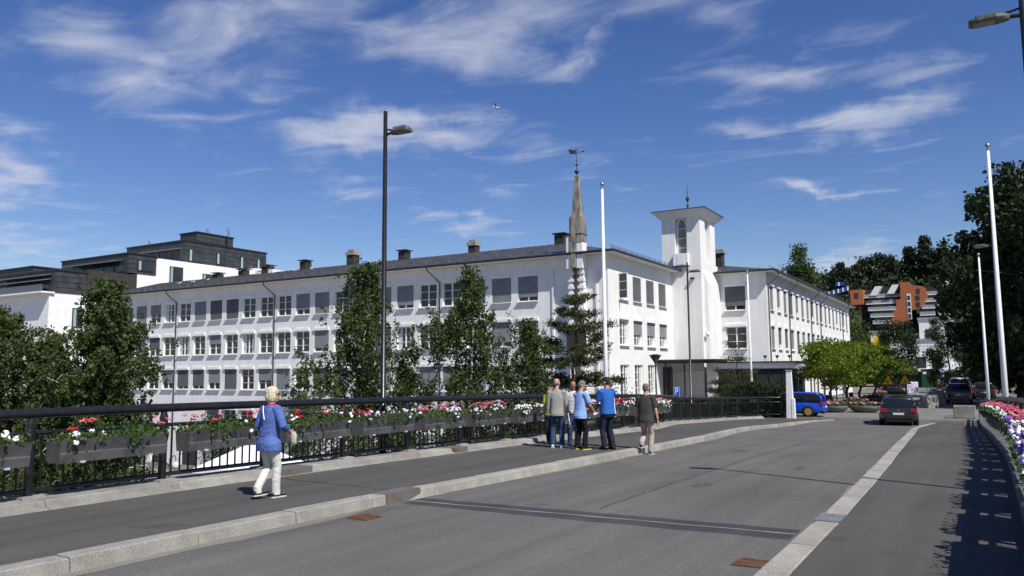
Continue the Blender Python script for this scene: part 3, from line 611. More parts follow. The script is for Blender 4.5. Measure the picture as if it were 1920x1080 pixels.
# ---- roofs
EZ = 10.62; OV = .75
def roof_sheet(name, pts, m=M['roof']):
    g = MB(); g.q(*pts); return bpart(name, g, m)
rg = MB(); A = (XL-.4, YF-OV, EZ); B = (XR+OV, YF-OV, EZ); C_ = (-29, 57, 12.75); D = (XL-.4, 57, 12.75); E_ = (XL-.4, 64.7, EZ); F_ = (XR+OV, 64.7, EZ); G_ = (-29, 64.7, 12.75)
rg.q(A, B, C_, D); rg.q(B, F_, G_, C_); rg.q(D, C_, G_, E_)
main_roof = bpart('roof', rg, M['roof'])
sf = MB(); sf.box(XL-.4, XR+OV, YF-OV, YF+.05, EZ-.12, EZ-.02); sf.box(XR-.05, XR+OV, YF+.052, 64.7, EZ-.121, EZ-.021); bpart('soffit', sf, M['soffit'])
sm = MB()
for i in range(int((XR-XL-6)/.6)):
    x = XL+.2+.6*i; sm.cb((x, (YF-OV+57)/2, (EZ+12.75)/2+.02), (.03, .01, .01))
gt = MB(); gt.tube([(XL-.4, YF-OV-.06, EZ-.02), (XR+OV+.06, YF-OV-.06, EZ-.02), (XR+OV+.06, 63, EZ-.02)], .085, 8); bpart('gutter', gt, M['dark'])
def seams(P0, P1, Q0, Q1, d):      # standing seams from eave line P0-P1 to ridge line Q0-Q1
    g = MB(); P0, P1, Q0, Q1 = map(Vector, (P0, P1, Q0, Q1)); n = int((P1-P0).length/d)
    for i in range(n+1):
        a = P0.lerp(P1, i/n); b = Q0.lerp(Q1, i/n); g.tube([a+Vector((0, 0, .015)), b+Vector((0, 0, .015))], .018, 4)
    return g
s1 = bpart('roof_seams', seams((XL, YF-OV, EZ), (-29, YF-OV, EZ), (XL, 57, 12.75), (-29, 57, 12.75), .62), M['roof'], parent=main_roof); s1['kind'] = 'stuff'
gd = MB()
for i in range(52):
    x = XL+.8+1.1*i; gd.cb((x, YF-OV+.55, EZ+.36), (.03, .05, .34)); gd.cb((x, YF-OV+.75, EZ+.33), (.025, .42, .03))
for i in range(11): gd.cb((XR+OV-.5, YF+.4+1.15*i, EZ+.33), (.05, .03, .30))
gd.tube([(XR+OV-.5, YF-.1, EZ+.34), (XR+OV-.5, 62.4, EZ+.34)], .02, 4); gd.tube([(XR+OV-.5, YF-.1, EZ+.46), (XR+OV-.5, 62.4, EZ+.46)], .02, 4)
s2 = bpart('snow_guards', gd, M['steel'], parent=main_roof); s2['kind'] = 'stuff'
def chimney(x, y, z0, w, h, cap='slab'):
    c = bpart('chimney', MB().box(x-w/2, x+w/2, y-w/2, y+w/2, z0, z0+h), M['dbrick'])
    g = MB()
    if cap == 'slab': g.box(x-w/2-.16, x+w/2+.16, y-w/2-.16, y+w/2+.16, z0+h+.1, z0+h+.17); [g.box(x+a*w/2-.03, x+a*w/2+.03, y+b*w/2-.03, y+b*w/2+.03, z0+h, z0+h+.1) for a in (-.8, .8) for b in (-.8, .8)]
    else: g.box(x-w/2-.1, x+w/2+.1, y-w/2-.1, y+w/2+.1, z0+h, z0+h+.28); g.box(x-w/2+.05, x+w/2-.05, y-w/2+.05, y+w/2-.05, z0+h+.28, z0+h+.5)
    bpart('cap', g, M['dark'] if cap == 'slab' else M['concrete'], parent=c)
for x, h, w, cap in ((-57.6, .95, .8, 'slab'), (-51.4, 1.1, .85, 'pot'), (-45.2, .9, .8, 'slab'), (-37.6, .8, .72, 'pot'), (-29.1, .9, .85, 'slab'), (-66.5, .7, .8, 'slab'), (-70.5, .6, .8, 'slab'), (-62.9, .85, .9, 'slab')): chimney(x, 57, 12.5, w, h, cap)
bpart('roof_vent', MB().box(-64.3, -61.8, 56.6, 59, 12.4, 13.0), M['white'])
def downpipe(pts, r=.05): return bpart('downpipe', MB().tube(pts, r, 8), M['dark'], True)
for x in (-67.66, -54.15, -36.1): downpipe([(x-.75, YF-OV-.02, EZ-.08), (x-.75, YF-OV-.02, EZ-.3), (x, YF-.09, EZ-1.25), (x, YF-.09, LOW+.1)])
# ---- concrete spire on the front
sp = bpart('spire_pier', MB().box(-24.78, -24.42, YF-.75, YF-.01, 9.55, 11.85).box(-23.98, -23.55, YF-.75, YF-.01, 9.55, 11.85).box(-24.42, -23.98, YF-.3, YF-.01, 9.6, 11.85), M['brick'])
bpart('pier_cap', MB().box(-24.83, -24.38, YF-.8, YF, 11.85, 11.94).box(-24.02, -23.5, YF-.8, YF, 11.85, 11.94), M['dark'], parent=sp)
sp2 = bpart('spire_pier', MB().box(-24.74, -24.5, YF-.5, YF-.01, LOW, 9.55).box(-23.92, -23.6, YF-.5, YF-.01, LOW, 9.55), M['brick'])
for i in range(9):
    for x0, x1 in ((-24.78, -24.38), (-24.04, -23.56)): bpart('quoin', MB().box(x0, x1, YF-.56, YF-.2, 9.15-.5*i, 9.35-.5*i), M['brick'], parent=sp2)
def taper(c, w0, d0, z0, w1, d1, z1):
    x, y = c; return [[(x-w0/2, y-d0/2, z0), (x+w0/2, y-d0/2, z0), (x+w0/2, y+d0/2, z0), (x-w0/2, y+d0/2, z0)], [(x-w1/2, y-d1/2, z1), (x+w1/2, y-d1/2, z1), (x+w1/2, y+d1/2, z1), (x-w1/2, y+d1/2, z1)]]
sc = (-24.0, YF-.45)
sp3 = bpart('concrete_spire', MB().rings(taper(sc, 1.0, .70, 11.4, .96, .70, 13.15)), M['conc_d'])
zz = 13.15
for i, (h_) in enumerate((.55, .5, .5, .5, .45, .45)):
    t0, t1 = i/6, (i+1)/6; wa = .64-.34*t0; wb = .64-.34*t1
    bpart('spire_block', MB().rings(taper((sc[0]+.012*(i % 2), sc[1]), wa, wa*.85, zz+.012, wb+.02, (wb+.02)*.85, zz+h_)), M['conc_d'], parent=sp3); zz += h_
bpart('central_rib', MB().rings(taper((-24.2, YF-.72), .34, .30, 9.6, .30, .30, 13.25)), M['conc_d'], parent=sp3)
bpart('recess', MB().box(-24.5, -23.93, YF-.2, YF-.02, LOW+6, 9.6), M['conc_d'], parent=sp3)
wv = bpart('weather_vane', MB().tube([(-24, YF-.45, zz-.05), (-24, YF-.45, zz+2.0)], .025, 6).ell((-24, YF-.45, zz+.3), (.16, .16, .16)).lathe([(.02, .72), (.16, .8), (.03, .84), (.02, .95)], 8, (-24, YF-.45, zz)), M['dark'], True)
fl = [(-.62, 1.95), (-.5, 1.62), (-.05, 1.58), (-.05, 1.9), (-.25, 1.86), (-.42, 1.93)]
bpart('vane_flag', MB().prism(fl, lambda u, v, d: (-24+u*.9, YF-.45+d+u*.25, zz+v), -.012, .012), M['dark'], parent=wv, fix=True)
bpart('vane_pointer', MB().tube([(-24.02, YF-.45, zz+1.7), (-23.6, YF-.35, zz+1.72)], .018, 6).cb((-23.53, YF-.33, zz+1.73), (.18, .02, .09)), M['dark'], parent=wv)
bpart('lattice_gate', MB().box(-24.9, -23.4, YF-.66, YF-.6, 3.6, 5.6), M['dbrick'])
bpart('pilaster', MB().box(-22.9, -22.75, YF-.12, YF-.003, LOW+6, 9.4), M['brick']); bpart('pilaster', MB().box(-26.3, -26.15, YF-.1, YF-.003, LOW+6, 9.6), M['brick'])
# ---- stair tower
tX0, tX1, tY0, tY1 = -22.75, -19.5, 63.0, 67.2
tw = MB(); tw.box(tX0+.02, tX1, tY0, tY1+.5, PLZ-1, 11.3); tw.box(tX0+.45, tX1-.45, tY0+.5, tY1-.5, 11.3, 15.35)
for x0, x1 in ((tX0, -21.62), (-20.6, tX1)):
    for y0, y1 in ((tY0+.004, tY0+1.35), (tY1-1.35, tY1-.004)): tw.box(x0, x1, y0, y1, 11.3, 15.35)
tower = bpart('stair_tower', tw, M['brick'])
bpart('buttress', MB().rings([[(tX1, tY0+.5, PLZ), (tX1+.35, tY0+.5, PLZ), (tX1+.35, tY1, PLZ), (tX1, tY1, PLZ)], [(tX1, tY0+.5, 9.6), (tX1+.35, tY0+.5, 9.6), (tX1+.35, tY1, 9.6), (tX1, tY1, 9.6)], [(tX1, tY0+.5, 10.6), (tX1+.02, tY0+.5, 10.6), (tX1+.02, tY1, 10.6), (tX1, tY1, 10.6)]]), M['brick'], parent=tower)
# arched niche panes front and right
def arch_poly(w, h, n=7):
    P = [(-w/2, 0), (w/2, 0), (w/2, h-w*.9)]
    for i in range(1, n+1): t = i/n; P.append((w/2*(1-t**1.6), h-w*.9+w*.9*sin(t*pi/2)))
    for i in range(n-1, -1, -1): t = i/n; P.append((-w/2*(1-t**1.6), h-w*.9+w*.9*sin(t*pi/2)))
    return P
nf = bpart('niche_window', MB().prism(arch_poly(.92, 3.3), lambda u, v, d: (-21.11+u, tY0+.35+d, 11.75+v), 0, .14), M['white'], parent=tower, fix=True)
bpart('niche_louvre', MB().prism(arch_poly(.62, 3.0), lambda u, v, d: (-21.11+u, tY0+.33+d, 11.85+v), 0, .018), mat('grey_louvre', (.16, .17, .15), (.24, .25, .22), 2, .6), parent=tower, fix=True)
for i in range(3): bpart('niche_bar', MB().box(-21.42, -20.8, tY0+.31, tY0+.329, 12.5+.8*i, 12.56+.8*i), M['white'], parent=tower)
bpart('niche_window', MB().prism(arch_poly(.92, 3.3), lambda u, v, d: (tX1-.30-d, (tY0+tY1)/2+u, 11.75+v), 0, .14), M['white'], parent=tower, fix=True)
bpart('niche_box', MB().box(-21.72, -20.5, tY0-.28, tY0+.3, 11.0, 12.0), M['white'], parent=tower); bpart('niche_panel', MB().box(-21.42, -20.8, tY0-.30, tY0-.283, 11.08, 11.92), M['soffit'], parent=tower)
bpart('box_base', MB().box(-21.76, -20.46, tY0-.32, tY0-.004, 10.92, 10.998), M['dark'], parent=tower)
def rect(o, z): return [(tX0-o, tY0-o, z), (tX1+o, tY0-o, z), (tX1+o, tY1+o, z), (tX0-o, tY1+o, z)]
bpart('cornice', MB().rings([rect(.02, 14.95), rect(.14, 15.02), rect(.58, 15.46), rect(.61, 15.56)]), M['soffit'], parent=tower)
tr2 = bpart('tower_roof', MB().rings([rect(.66, 15.563), rect(.66, 15.63), rect(.3, 15.7), rect(-1.2, 16.0)]), M['roof'], parent=tower)
cx, cy = (tX0+tX1)/2, (tY0+tY1)/2
bpart('finial', MB().tube([(cx, cy, 15.9), (cx, cy, 18.2)], [.06, .015], 6).ell((cx, cy, 17.0), (.16, .16, .22)).ell((cx, cy, 16.4), (.10, .10, .18)), M['dark'], parent=tower)
bpart('wall_lamp', MB().cb((-20.2, tY0-.15, 9.9), (.3, .3, .12)), M['dark'], parent=tower)
# ---- right wing
WX, WY = -15.3, 67.0
ROW2 = [(7.42, 9.45), (4.2, 6.06)]
w2 = MB(); fo = [(-17.9+19.5-.86, -17.9+19.5+.86, a, b) for a, b in ROW2]; facade(w2, (-19.5, WY), (1, 0, 0), 4.2, PLZ-1, 10.75, fo)
SY = [WY+1.75+2.62*i for i in range(17)]; fo2 = [(y-WY-.6, y-WY+.6, a, b) for y in SY for a, b in ROW2]
facade(w2, (WX, WY), (0, 1, 0), 46, PLZ-1, 10.75, fo2)
w2.q((WX, WY+46, PLZ-1), (-31, WY+46, PLZ-1), (-31, WY+46, 10.75), (WX, WY+46, 10.75)); w2.q((-31, WY+46, PLZ-1), (-31, 64, PLZ-1), (-31, 64, 10.75), (-31, WY+46, 10.75))
bpart('wing_wall', w2, M['brick'])
window((-17.9, WY+.12, 7.42), 0, 1.72, 2.03, 3, .8, True); window((-17.9, WY+.12, 4.2), 0, 1.72, 1.86, 3, 0, False)
rr_ = random.Random(3)
for i, y in enumerate(SY):
    for a, b in ROW2: window((WX-.12, y, a), pi/2, 1.2, b-a, 3, rr_.choice([1, 1, .95, .85, .7]), rr_.random() < .3, True)
A = (-19.6, WY-OV, EZ); B = (WX+OV, WY-OV, EZ); C_ = (-23, WY+7, 12.5); D = (-23, WY+39, 12.5); E_ = (WX+OV, WY+46.7, EZ); F_ = (-31, WY+46.7, EZ)
rg = MB(); rg.q(A, B, C_, (-23, WY+1, 12.5)); rg.q(B, E_, D, C_); rg.q(E_, F_, (-31, WY+39, EZ), D); wroof = bpart('wing_roof', rg, M['roof'])
sf = MB(); sf.box(-19.48, WX+OV, WY-OV, WY+.05, EZ-.12, EZ-.02); sf.box(WX-.05, WX+OV, WY+.052, WY+46.7, EZ-.121, EZ-.021); bpart('soffit', sf, M['soffit'])
bpart('gutter', MB().tube([(-19.45, WY-OV-.06, EZ-.02), (WX+OV+.06, WY-OV-.06, EZ-.02), (WX+OV+.06, WY+46.7, EZ-.02)], .085, 8), M['dark'])
gd = MB(); [gd.cb((-19+1.1*i, WY-OV+.5, EZ+.3), (.03, .04, .3)) for i in range(4)]; gd.tube([(WX+OV-.45, WY, EZ+.4), (WX+OV-.45, WY+45, EZ+.4)], .02, 4); [gd.cb((WX+OV-.45, WY+1.2*i, EZ+.28), (.04, .03, .3)) for i in range(36)]
bpart('snow_guards', gd, M['steel'], parent=wroof)['kind'] = 'stuff'
for y in (WY+.35, WY+8.3, WY+18.9, WY+24.2, WY+39.7): downpipe([(WX+OV, y+.9, EZ-.08), (WX+OV, y+.9, EZ-.35), (WX+.09, y, EZ-1.2), (WX+.09, y, PLZ)])
cq = bpart('chimney', MB().box(-20.7, -19.9, 70.6, 71.4, 11.5, 12.9), M['dbrick']); bpart('cap', MB().box(-20.85, -19.75, 70.45, 71.55, 12.9, 13.25), M['concrete'], parent=cq)
# ---- entrance canopy and door
ec = bpart('entrance_canopy', MB().box(-21.98, -17.3, 58.8, 62.9, 3.18, 3.28).box(-21.98, -17.6, 59.1, 62.9, 3.0, 3.178), M['dark'])
for x, y in ((-21.5, 59.6), (-20.0, 59.6)): bpart('canopy_post', MB().tube([(x, y, PLZ), (x, y, 3.0)], .06, 8), M['dark'], parent=ec)
dr = bpart('entrance_door', MB().box(-21.99, -21.92, 60.3, 62.4, PLZ, 2.7), M['dark']); bpart('door_leaf', MB().box(-21.915, -21.88, 60.55, 61.5, PLZ+.05, 1.9), M['ply'], parent=dr); bpart('pane', MB().box(-21.915, -21.89, 61.6, 62.2, PLZ+.2, 2.5), M['glass'], parent=dr)
bpart('ledge', MB().box(-21.9, -19.4, tY0-.12, tY0-.003, 2.2, 2.4), M['white'])
bpart('wall_lamp', MB().ell((-19.2, tY0+.25, 5.35), (.16, .16, .2)), M['white'], True)
# ---- cafe annex in front of the wing, veranda along the side
an = bpart('cafe_annex', MB().box(-19.1, -12.3, 62.3, 62.5, 2.55, 3.0).box(-19.1, -12.3, 62.5, 66.98, 2.86, 2.98).box(-19.1, -18.2, 62.35, 62.5, PLZ, 2.55), M['white'])
bpart('annex_fascia', MB().box(-19.2, -12.1, 62.1, 67, 2.99, 3.09), M['dark'], parent=an)
for i in range(6): bpart('cafe_pane', MB().box(-18.15+.98*i, -17.27+.98*i, 62.42, 62.46, PLZ+.3, 2.5), M['glass'], parent=an)
for i in range(7): bpart('mullion', MB().box(-18.22+.98*i, -18.155+.98*i, 62.36, 62.48, PLZ, 2.55), M['dark'], parent=an)
bpart('apron', MB().box(-18.15, -12.3, 62.38, 62.47, PLZ, PLZ+.29), M['concrete'], parent=an)
an2 = bpart('awning_roof', MB().rings([[(-15.2, y, 2.95), (-11.7, y, 2.15), (-11.7, y, 2.07), (-15.2, y, 2.85)] for y in (62.6, 78)]), mat('grey_awning', (.09, .09, .092), (.14, .14, .14), 3, .8))
bpart('awning_valance', MB().box(-11.70, -11.66, 62.6, 78, 1.85, 2.14), M['dark'], parent=an2)
for i in range(6): bpart('veranda_post', MB().box(-11.95, -11.85, 62.7+3*i, 62.8+3*i, PLZ, 2.07), M['steel'], parent=an2)
for i in range(5): bpart('veranda_pane', MB().box(-14.6, -14.56, 62.9+3*i, 65.5+3*i, PLZ+.3, 2.4), M['glass'], parent=an2)
for i in range(5): bpart('uplight', MB().lathe([(.02, 0), (.02, .22), (.14, .4), (.14, .46)], 8, (-14.6+.9*i, 62.6, 3.08)), M['dark'], parent=an)
# ------------------------------------------------------------------ background buildings
md = thing('modern_apartment_block', 'stepped apartment block with dark zinc upper floors and white walls behind the roof', 'building', (-107, 75, PLZ))
def mp_(name, mb, m, parent=None, **k):
    mb.off = tuple(md.location); o = mb.build(name, m, None, **k); o.parent = parent or md
    return o
def zblock(x0, x1, y0, y1, z0, z1, dz=.62):
    b = mp_('zinc_storey', MB().box(x0, x1, y0, y1, z0, z1), M['zinc']); n = int((z1-z0)/dz)
    for i in range(1, n): mp_('cladding_seam', MB().box(x1, x1+.04, y0+.05, y1-.05, z0+i*(z1-z0)/n-.03, z0+i*(z1-z0)/n), M['dark'], b)
    mp_('parapet', MB().box(x0-.15, x1+.15, y0-.15, y1+.15, z1, z1+.16), M['dark'], b); return b
def zwin(p, y0, y1, x, z0, z1, pale=True):
    w = mp_('window', MB().box(x+.02, x+.10, y0, y1, z0, z1), M['dark']); mp_('pane', MB().box(x+.101, x+.12, y0+.12, y1-.12, z0+.12, z1-.12), M['glass'], w)
    if pale: mp_('curtain', MB().box(x+.121, x+.13, y0+.12, y0+.5, z0+.12, z1-.12), mat('teal_curtain', (.25, .36, .36), None), w)
mp_('white_wall', MB().box(-125, -100, 67.4, 92, PLZ, 16.3).box(-125, -100, 69.7, 92, 16.3, 18.8).box(-125, -100.1, 55.6, 67.4, PLZ, 12.8).box(-106, -100, 88, 92.5, 18.8, 19.3), M['white'])
b = zblock(-113, -100.0, 56.1, 60.2, 12.8, 15.6); mp_('brick_storey', MB().box(-113, -99.95, 60.25, 67.3, 12.8, 16.1), M['dbrick'])
b = zblock(-116, -99.9, 66, 70.2, 16.31, 18.95); b = zblock(-116, -102, 76.2, 92, 18.81, 22.3); b = zblock(-108, -104, 79.9, 86.8, 22.3, 24.3); zblock(-121, -106, 56.6, 62, 15.7, 16.5)
for y0, y1, x, z0, z1 in ((77, 79.6, -102, 19.3, 21.2), (82, 83.8, -102, 19.4, 21.2), (86.6, 88, -102, 19.2, 21.2), (90, 91.5, -102, 19.4, 21.2), (67.3, 69.6, -99.9, 16.7, 18.2), (72.4, 74.6, -100, 15.2, 17.9), (78, 80, -100, 15.3, 17.4), (64.2, 65.6, -99.95, 13.9, 15.0), (58.6, 60, -100.1, 8.5, 11), (62, 64, -100.1, 8.5, 11)): zwin(md, y0, y1, x, z0, z1)
def balcony(x0, x1, y, z, h, n):
    for i in range(n):
        a = x0+(x1-x0)*i/n; w = mp_('window', MB().box(a+.05, a+(x1-x0)/n-.05, y-.06, y-.01, z, z+h), M['dark']); mp_('pane', MB().box(a+.15, a+(x1-x0)/n-.15, y-.075, y-.061, z+.1, z+h-.1), M['glass'], w)
balcony(-112, -101, 56.1, 13.0, 1.9, 6); balcony(-115, -100.6, 66, 16.5, 1.5, 6); balcony(-115.5, -103, 76.2, 19.1, 1.8, 8)
for x0, x1, y, z in ((-113, -100.5, 56.1, 15.2), (-113, -100.6, 56.1, 14.6), (-113, -101.5, 66, 18.2), (-115.5, -102.5, 76.2, 21.3)): mp_('awning', MB().rings([[(x, y-.05, z), (x, y-1.7, z-.35), (x, y-1.7, z-.45), (x, y-.05, z-.1)] for x in (x0, x1)]), M['steel'])
gr = MB(); gr.box(-113.2, -99.8, 54.5, 54.55, 12.85, 13.7); mp_('balcony_glass', gr, mat('balcony_glass', (.10, .11, .12), None, rough=.1)); mp_('balcony_slab', MB().box(-113.2, -99.8, 54.4, 56.1, 12.65, 12.84), M['white'])
for x, y, z in ((-102, 85, 24.4), (-104.5, 83, 24.4), (-112, 78, 22.4)): mp_('roof_flue', MB().tube([(x-1, y, z), (x-1, y, z+1.1)], .16, 8), M['steel'])
# stepped orange terrace block on the hill
OB = (-17, 221, 8); ob = thing('terraced_apartment_block', 'orange brick terraced flats with grey balconies on the wooded hill', 'building', (-17, 221, 8))
def op_(name, mb, m, parent=None, **k):
    mb.off = OB; o = mb.build(name, m, None, **k); o.parent = parent or ob; return o
tp = [(-20.8, 13.2), (-16, 13.2), (-15.6, 16.5), (-12.2, 17), (-12.0, 18.6), (-11.3, 20.2), (-12.2, 22.3), (-14.4, 22.6), (-15.1, 23.5), (-17.2, 23.6), (-17.3, 19.4), (-18.2, 19.3), (-18.3, 17.7), (-19.3, 17.6), (-19.4, 15.9), (-20.7, 15.9)]
op_('gable', MB().prism(tp, lambda u, v, d: (u, 216+d, v), 0, 8), M['orange'], fix=True)
stair = op_('stair_window', MB().box(-15.9, -15.0, 215.9, 215.99, 14.4, 20.6), M['white'])
for i in range(4): op_('pane', MB().box(-15.75, -15.15, 215.85, 215.89, 14.6+1.5*i, 15.7+1.5*i), M['glass'], stair)
for i in range(4): op_('window', MB().box(-13.9+.2*(i > 2), -13.1+.2*(i > 2), 215.9, 215.98, 16.6+1.65*i-.9, 17.7+1.65*i-.9), M['glass'])
M['bal'] = mat('balcony_panel', (.24, .25, .26), (.36, .37, .38), 1.5, .6)
for sgn, x0, x1 in ((-1, -25.9, -17.4), (1, -11.8, -6.0)):
    for i in range(5):
        z = 21.6-1.72*i; y = 220-1.3*i
        xa = x0+(.6*i if sgn < 0 else .0); xb = x1-(.55*i if sgn < 0 else 0); xa -= (.45*i if sgn > 0 else 0)
        op_('balcony', MB().box(xa, xb, y-1.8, y-1.6, z-1.15, z-.45), M['bal']); op_('floor_slab', MB().box(xa, xb, y-1.8, y+3, z-1.35, z-1.16), M['white'])
        op_('storey_wall', MB().box(xa+.1, xb-.1, y, y+5, z-1.35, z+.3), M['dark'])
        for k in range(3):
            xx = xa+.6+k*(xb-xa-1)/3; op_('pane', MB().box(xx, xx+(xb-xa)/5, y-.04, y-.01, z-1.1, z+.1), M['glass'])
for x, z in ((-24.2, 21.2), (-20.3, 21.4), (-8.6, 21.6)): op_('sloped_screen', MB().prism([(0, 0), (1.6, 0), (2.9, 2.2), (1.3, 2.2)], lambda u, v, d: (x+u, 216.2+d, z-.5+v), 0, 2.5), M['white'], fix=True)
op_('end_house', MB().box(-28.8, -25.8, 217, 223, 18.6, 22.4), M['orange']); op_('window', MB().box(-27.8, -26.9, 216.9, 216.99, 20.3, 21.6), M['glass'])
op_('rear_block', MB().box(-27, -5, 222, 228, 12, 22.6), M['dbrick'])
# white house at the end of the street
fw = thing('white_house', 'plain white house with dark windows at the end of the street', 'house', (-10, 147, PLZ))
def fp(name, mb, m, parent=None): mb.off = (-10, 147, PLZ); o = mb.build(name, m, None); o.parent = parent or fw; return o
fp('wall', MB().box(-16.2, -3.5, 143, 152, PLZ, 6.9).box(-16.2, -12.6, 143, 152, 6.9, 8.4).box(-9.2, -5, 146, 152, 6.9, 10.4), M['white']); fp('roof', MB().box(-12.59, -3.3, 142.8, 152.2, 6.9, 7.2).box(-16.4, -12.5, 142.8, 152.2, 8.4, 8.65).box(-9.4, -4.8, 145.8, 152.2, 10.4, 10.7), M['bal'])
for x, z in ((-9.0, 3.4), (-6.8, 3.4), (-9.0, .9), (-6.8, .9), (-12.4, 3.4), (-7.6, 7.9)):
    y = 143 if z < 7 else 146
    w = fp('window', MB().box(x-.7, x+.7, y-.05, y-.005, z-.9, z+.9), M['dark']); fp('pane', MB().box(x-.55, x+.55, y-.08, y-.051, z-.75, z+.75), M['glass'], w)
fp('shop_front', MB().box(-16, -3.6, 142.2, 142.99, PLZ, 2.0), M['dark']); fp('shop_canopy', MB().box(-16.2, -3.4, 141, 142.99, 2.0, 2.25), M['white'])
sg = thing('yellow_sign', 'yellow square sign with black figure on the far white house', 'sign', (-14.7, 142.6, 6.7))
MB().box(-1.05, 1.05, -.08, .08, -1.0, 1.0).build('board', mat('sign_yellow', (.75, .52, .01), None, rough=.5), sg)
fg = MB(); fg.tube([(-.35+.28*cos(t), -.1, -.5+.28*sin(t)) for t in [i*pi/5 for i in range(11)]], .06, 5, False); fg.tube([(-.1, -.1, .45), (0, -.1, 0), (.35, -.1, -.05), (.5, -.1, -.6)], .08, 6); fg.tube([(-.05, -.1, .3), (.45, -.1, .3)], .06, 6); fg.ell((-.05, -.1, .68), (.15, .05, .15)); fg.build('figure', M['black'], sg)
rs = thing('rooftop_sign', 'blue and white rooftop sign letters behind the right wing roof', 'sign', (-17.5, 121, 12.6)); rs.scale = (.42, .42, .42)
bl_ = mat('sign_blue', (.015, .09, .42), None, rough=.4)
for i in range(11): MB().box(-5+.75*i, -4.5+.75*i, -.1, .1, .6+.16*i, 1.9+.17*i).build('letter', bl_ if i % 2 else M['white'], rs)
for i in range(4): MB().box(-1.0+.75*i, -.5+.75*i, -.1, .1, 4.0, 5.2).build('letter', bl_ if i != 1 else M['white'], rs)
for x in (-4, 0, 3): MB().tube([(x, .3, -8), (x, .3, 2+.2*x)], .1, 6).build('sign_leg', M['dark'], rs)
# ------------------------------------------------------------------ hill
h = MB(); hx = [-420+20*i for i in range(50)]; hy = [170+12*i for i in range(34)]
def hillz(x, y):
    e = exp(-((x+10)/150)**2-((y-330)/115)**2)
    return PLZ-1.5+35*e+1.2*sin(x*.06)*sin(y*.05)*e
h.v = [(x, y, hillz(x, y)) for y in hy for x in hx]; h.f = [(j*50+i, j*50+i+1, (j+1)*50+i+1, (j+1)*50+i) for j in range(33) for i in range(49)]
S('hill', h, mat('hill_grass', (.02, .03, .01), (.05, .065, .02), .3, .95), True)
# ------------------------------------------------------------------ vegetation
def crown_points(n, prof, H, z0, lob=5, seed=0, shell=.55, clumps=60, cs=.35, csz=None, jag=.3):
    """leaf centres in clumps inside an uneven crown; prof(t)=radius for t in 0..1"""
    r_ = np.random.default_rng(seed); ph = r_.random(8)*6.28; K = []
    while len(K) < clumps:
        t = r_.random(); a = r_.random()*6.283; R0 = prof(t)*(1+jag*sin(lob*a+ph[0]+5*t)*sin(7*t+ph[1])+jag*.6*sin(3*a+ph[2]-9*t))
        if r_.random() > (R0/max(prof(.5), prof(.3), .1))**.7+.15: continue
        rr = R0*(1-shell*r_.random()**1.6)
        K.append((rr*cos(a), rr*sin(a), z0+t*H))
    K = np.array(K); w = r_.random(clumps)+.35; c = r_.choice(clumps, n, p=w/w.sum()); sc_ = (r_.random(clumps)*.7+.65)[c][:, None]
    d = r_.normal(size=(n, 3)).clip(-1.7, 1.7)*np.array([cs, cs, csz or cs])*sc_
    return K, K[c]+d
def tree(name, label, cat, base, trunk_r, tH, leaf_m, bark, n, leaf, prof, H, z0, clumps, cs, csz=None, seed=0, lob=5, shell=.55, jag=.3, limbs=14, lean=(0, 0), group=None, droop=0):
    t = thing(name, label, cat, base, 0, group)
    K, C = crown_points(n, prof, H, z0, lob, seed, shell, clumps, cs, csz, jag)
    if droop:                                        # hanging strands under the clumps
        k = n//2; C[:k, 2] -= np.random.default_rng(seed+1).exponential(droop, k)
    L = np.array([lean[0], lean[1], 0]); C = C+L*((C[:, 2:3]-0)/max(tH, 1))
    V, F = leaf_cloud(C, leaf); o = link('crown', np_mesh('crown', V, F, leaf_m), t); o['kind'] = 'stuff'
    tp_ = MB(); rs_ = random.Random(seed); pts = []
    for i in range(9):
        u = i/8; pts.append((lean[0]*u+.12*sin(i*1.7+seed)*(u > 0), lean[1]*u+.12*cos(i*2.1+seed)*(u > 0), tH*u))
    tp_.tube(pts, [trunk_r*(1.25 if i == 0 else 1)*(1-.85*i/8) for i in range(9)], 9); tp_.build('trunk', bark, t, True)
    order = sorted(range(len(K)), key=lambda i: -np.hypot(K[i][0], K[i][1]))[:limbs*2]; rs_.shuffle(order)
    for i in order[:limbs]:
        k = K[i]+L*K[i][2]/max(tH, 1); z1 = max(min(k[2]-.3*np.hypot(k[0], k[1])-.2, tH*.93), tH*.12); u = z1/tH
        p0 = Vector((lean[0]*u, lean[1]*u, z1)); p1 = Vector(k); mid = p0.lerp(p1, .5)+Vector((0, 0, .12*(p1-p0).length))
        r0 = trunk_r*(1-.85*u)*.5; MB().tube([p0, p0.lerp(mid, .6), mid, p1], [r0, r0*.8, r0*.55, .012], 5).build('limb', bark, t, True)
    return t
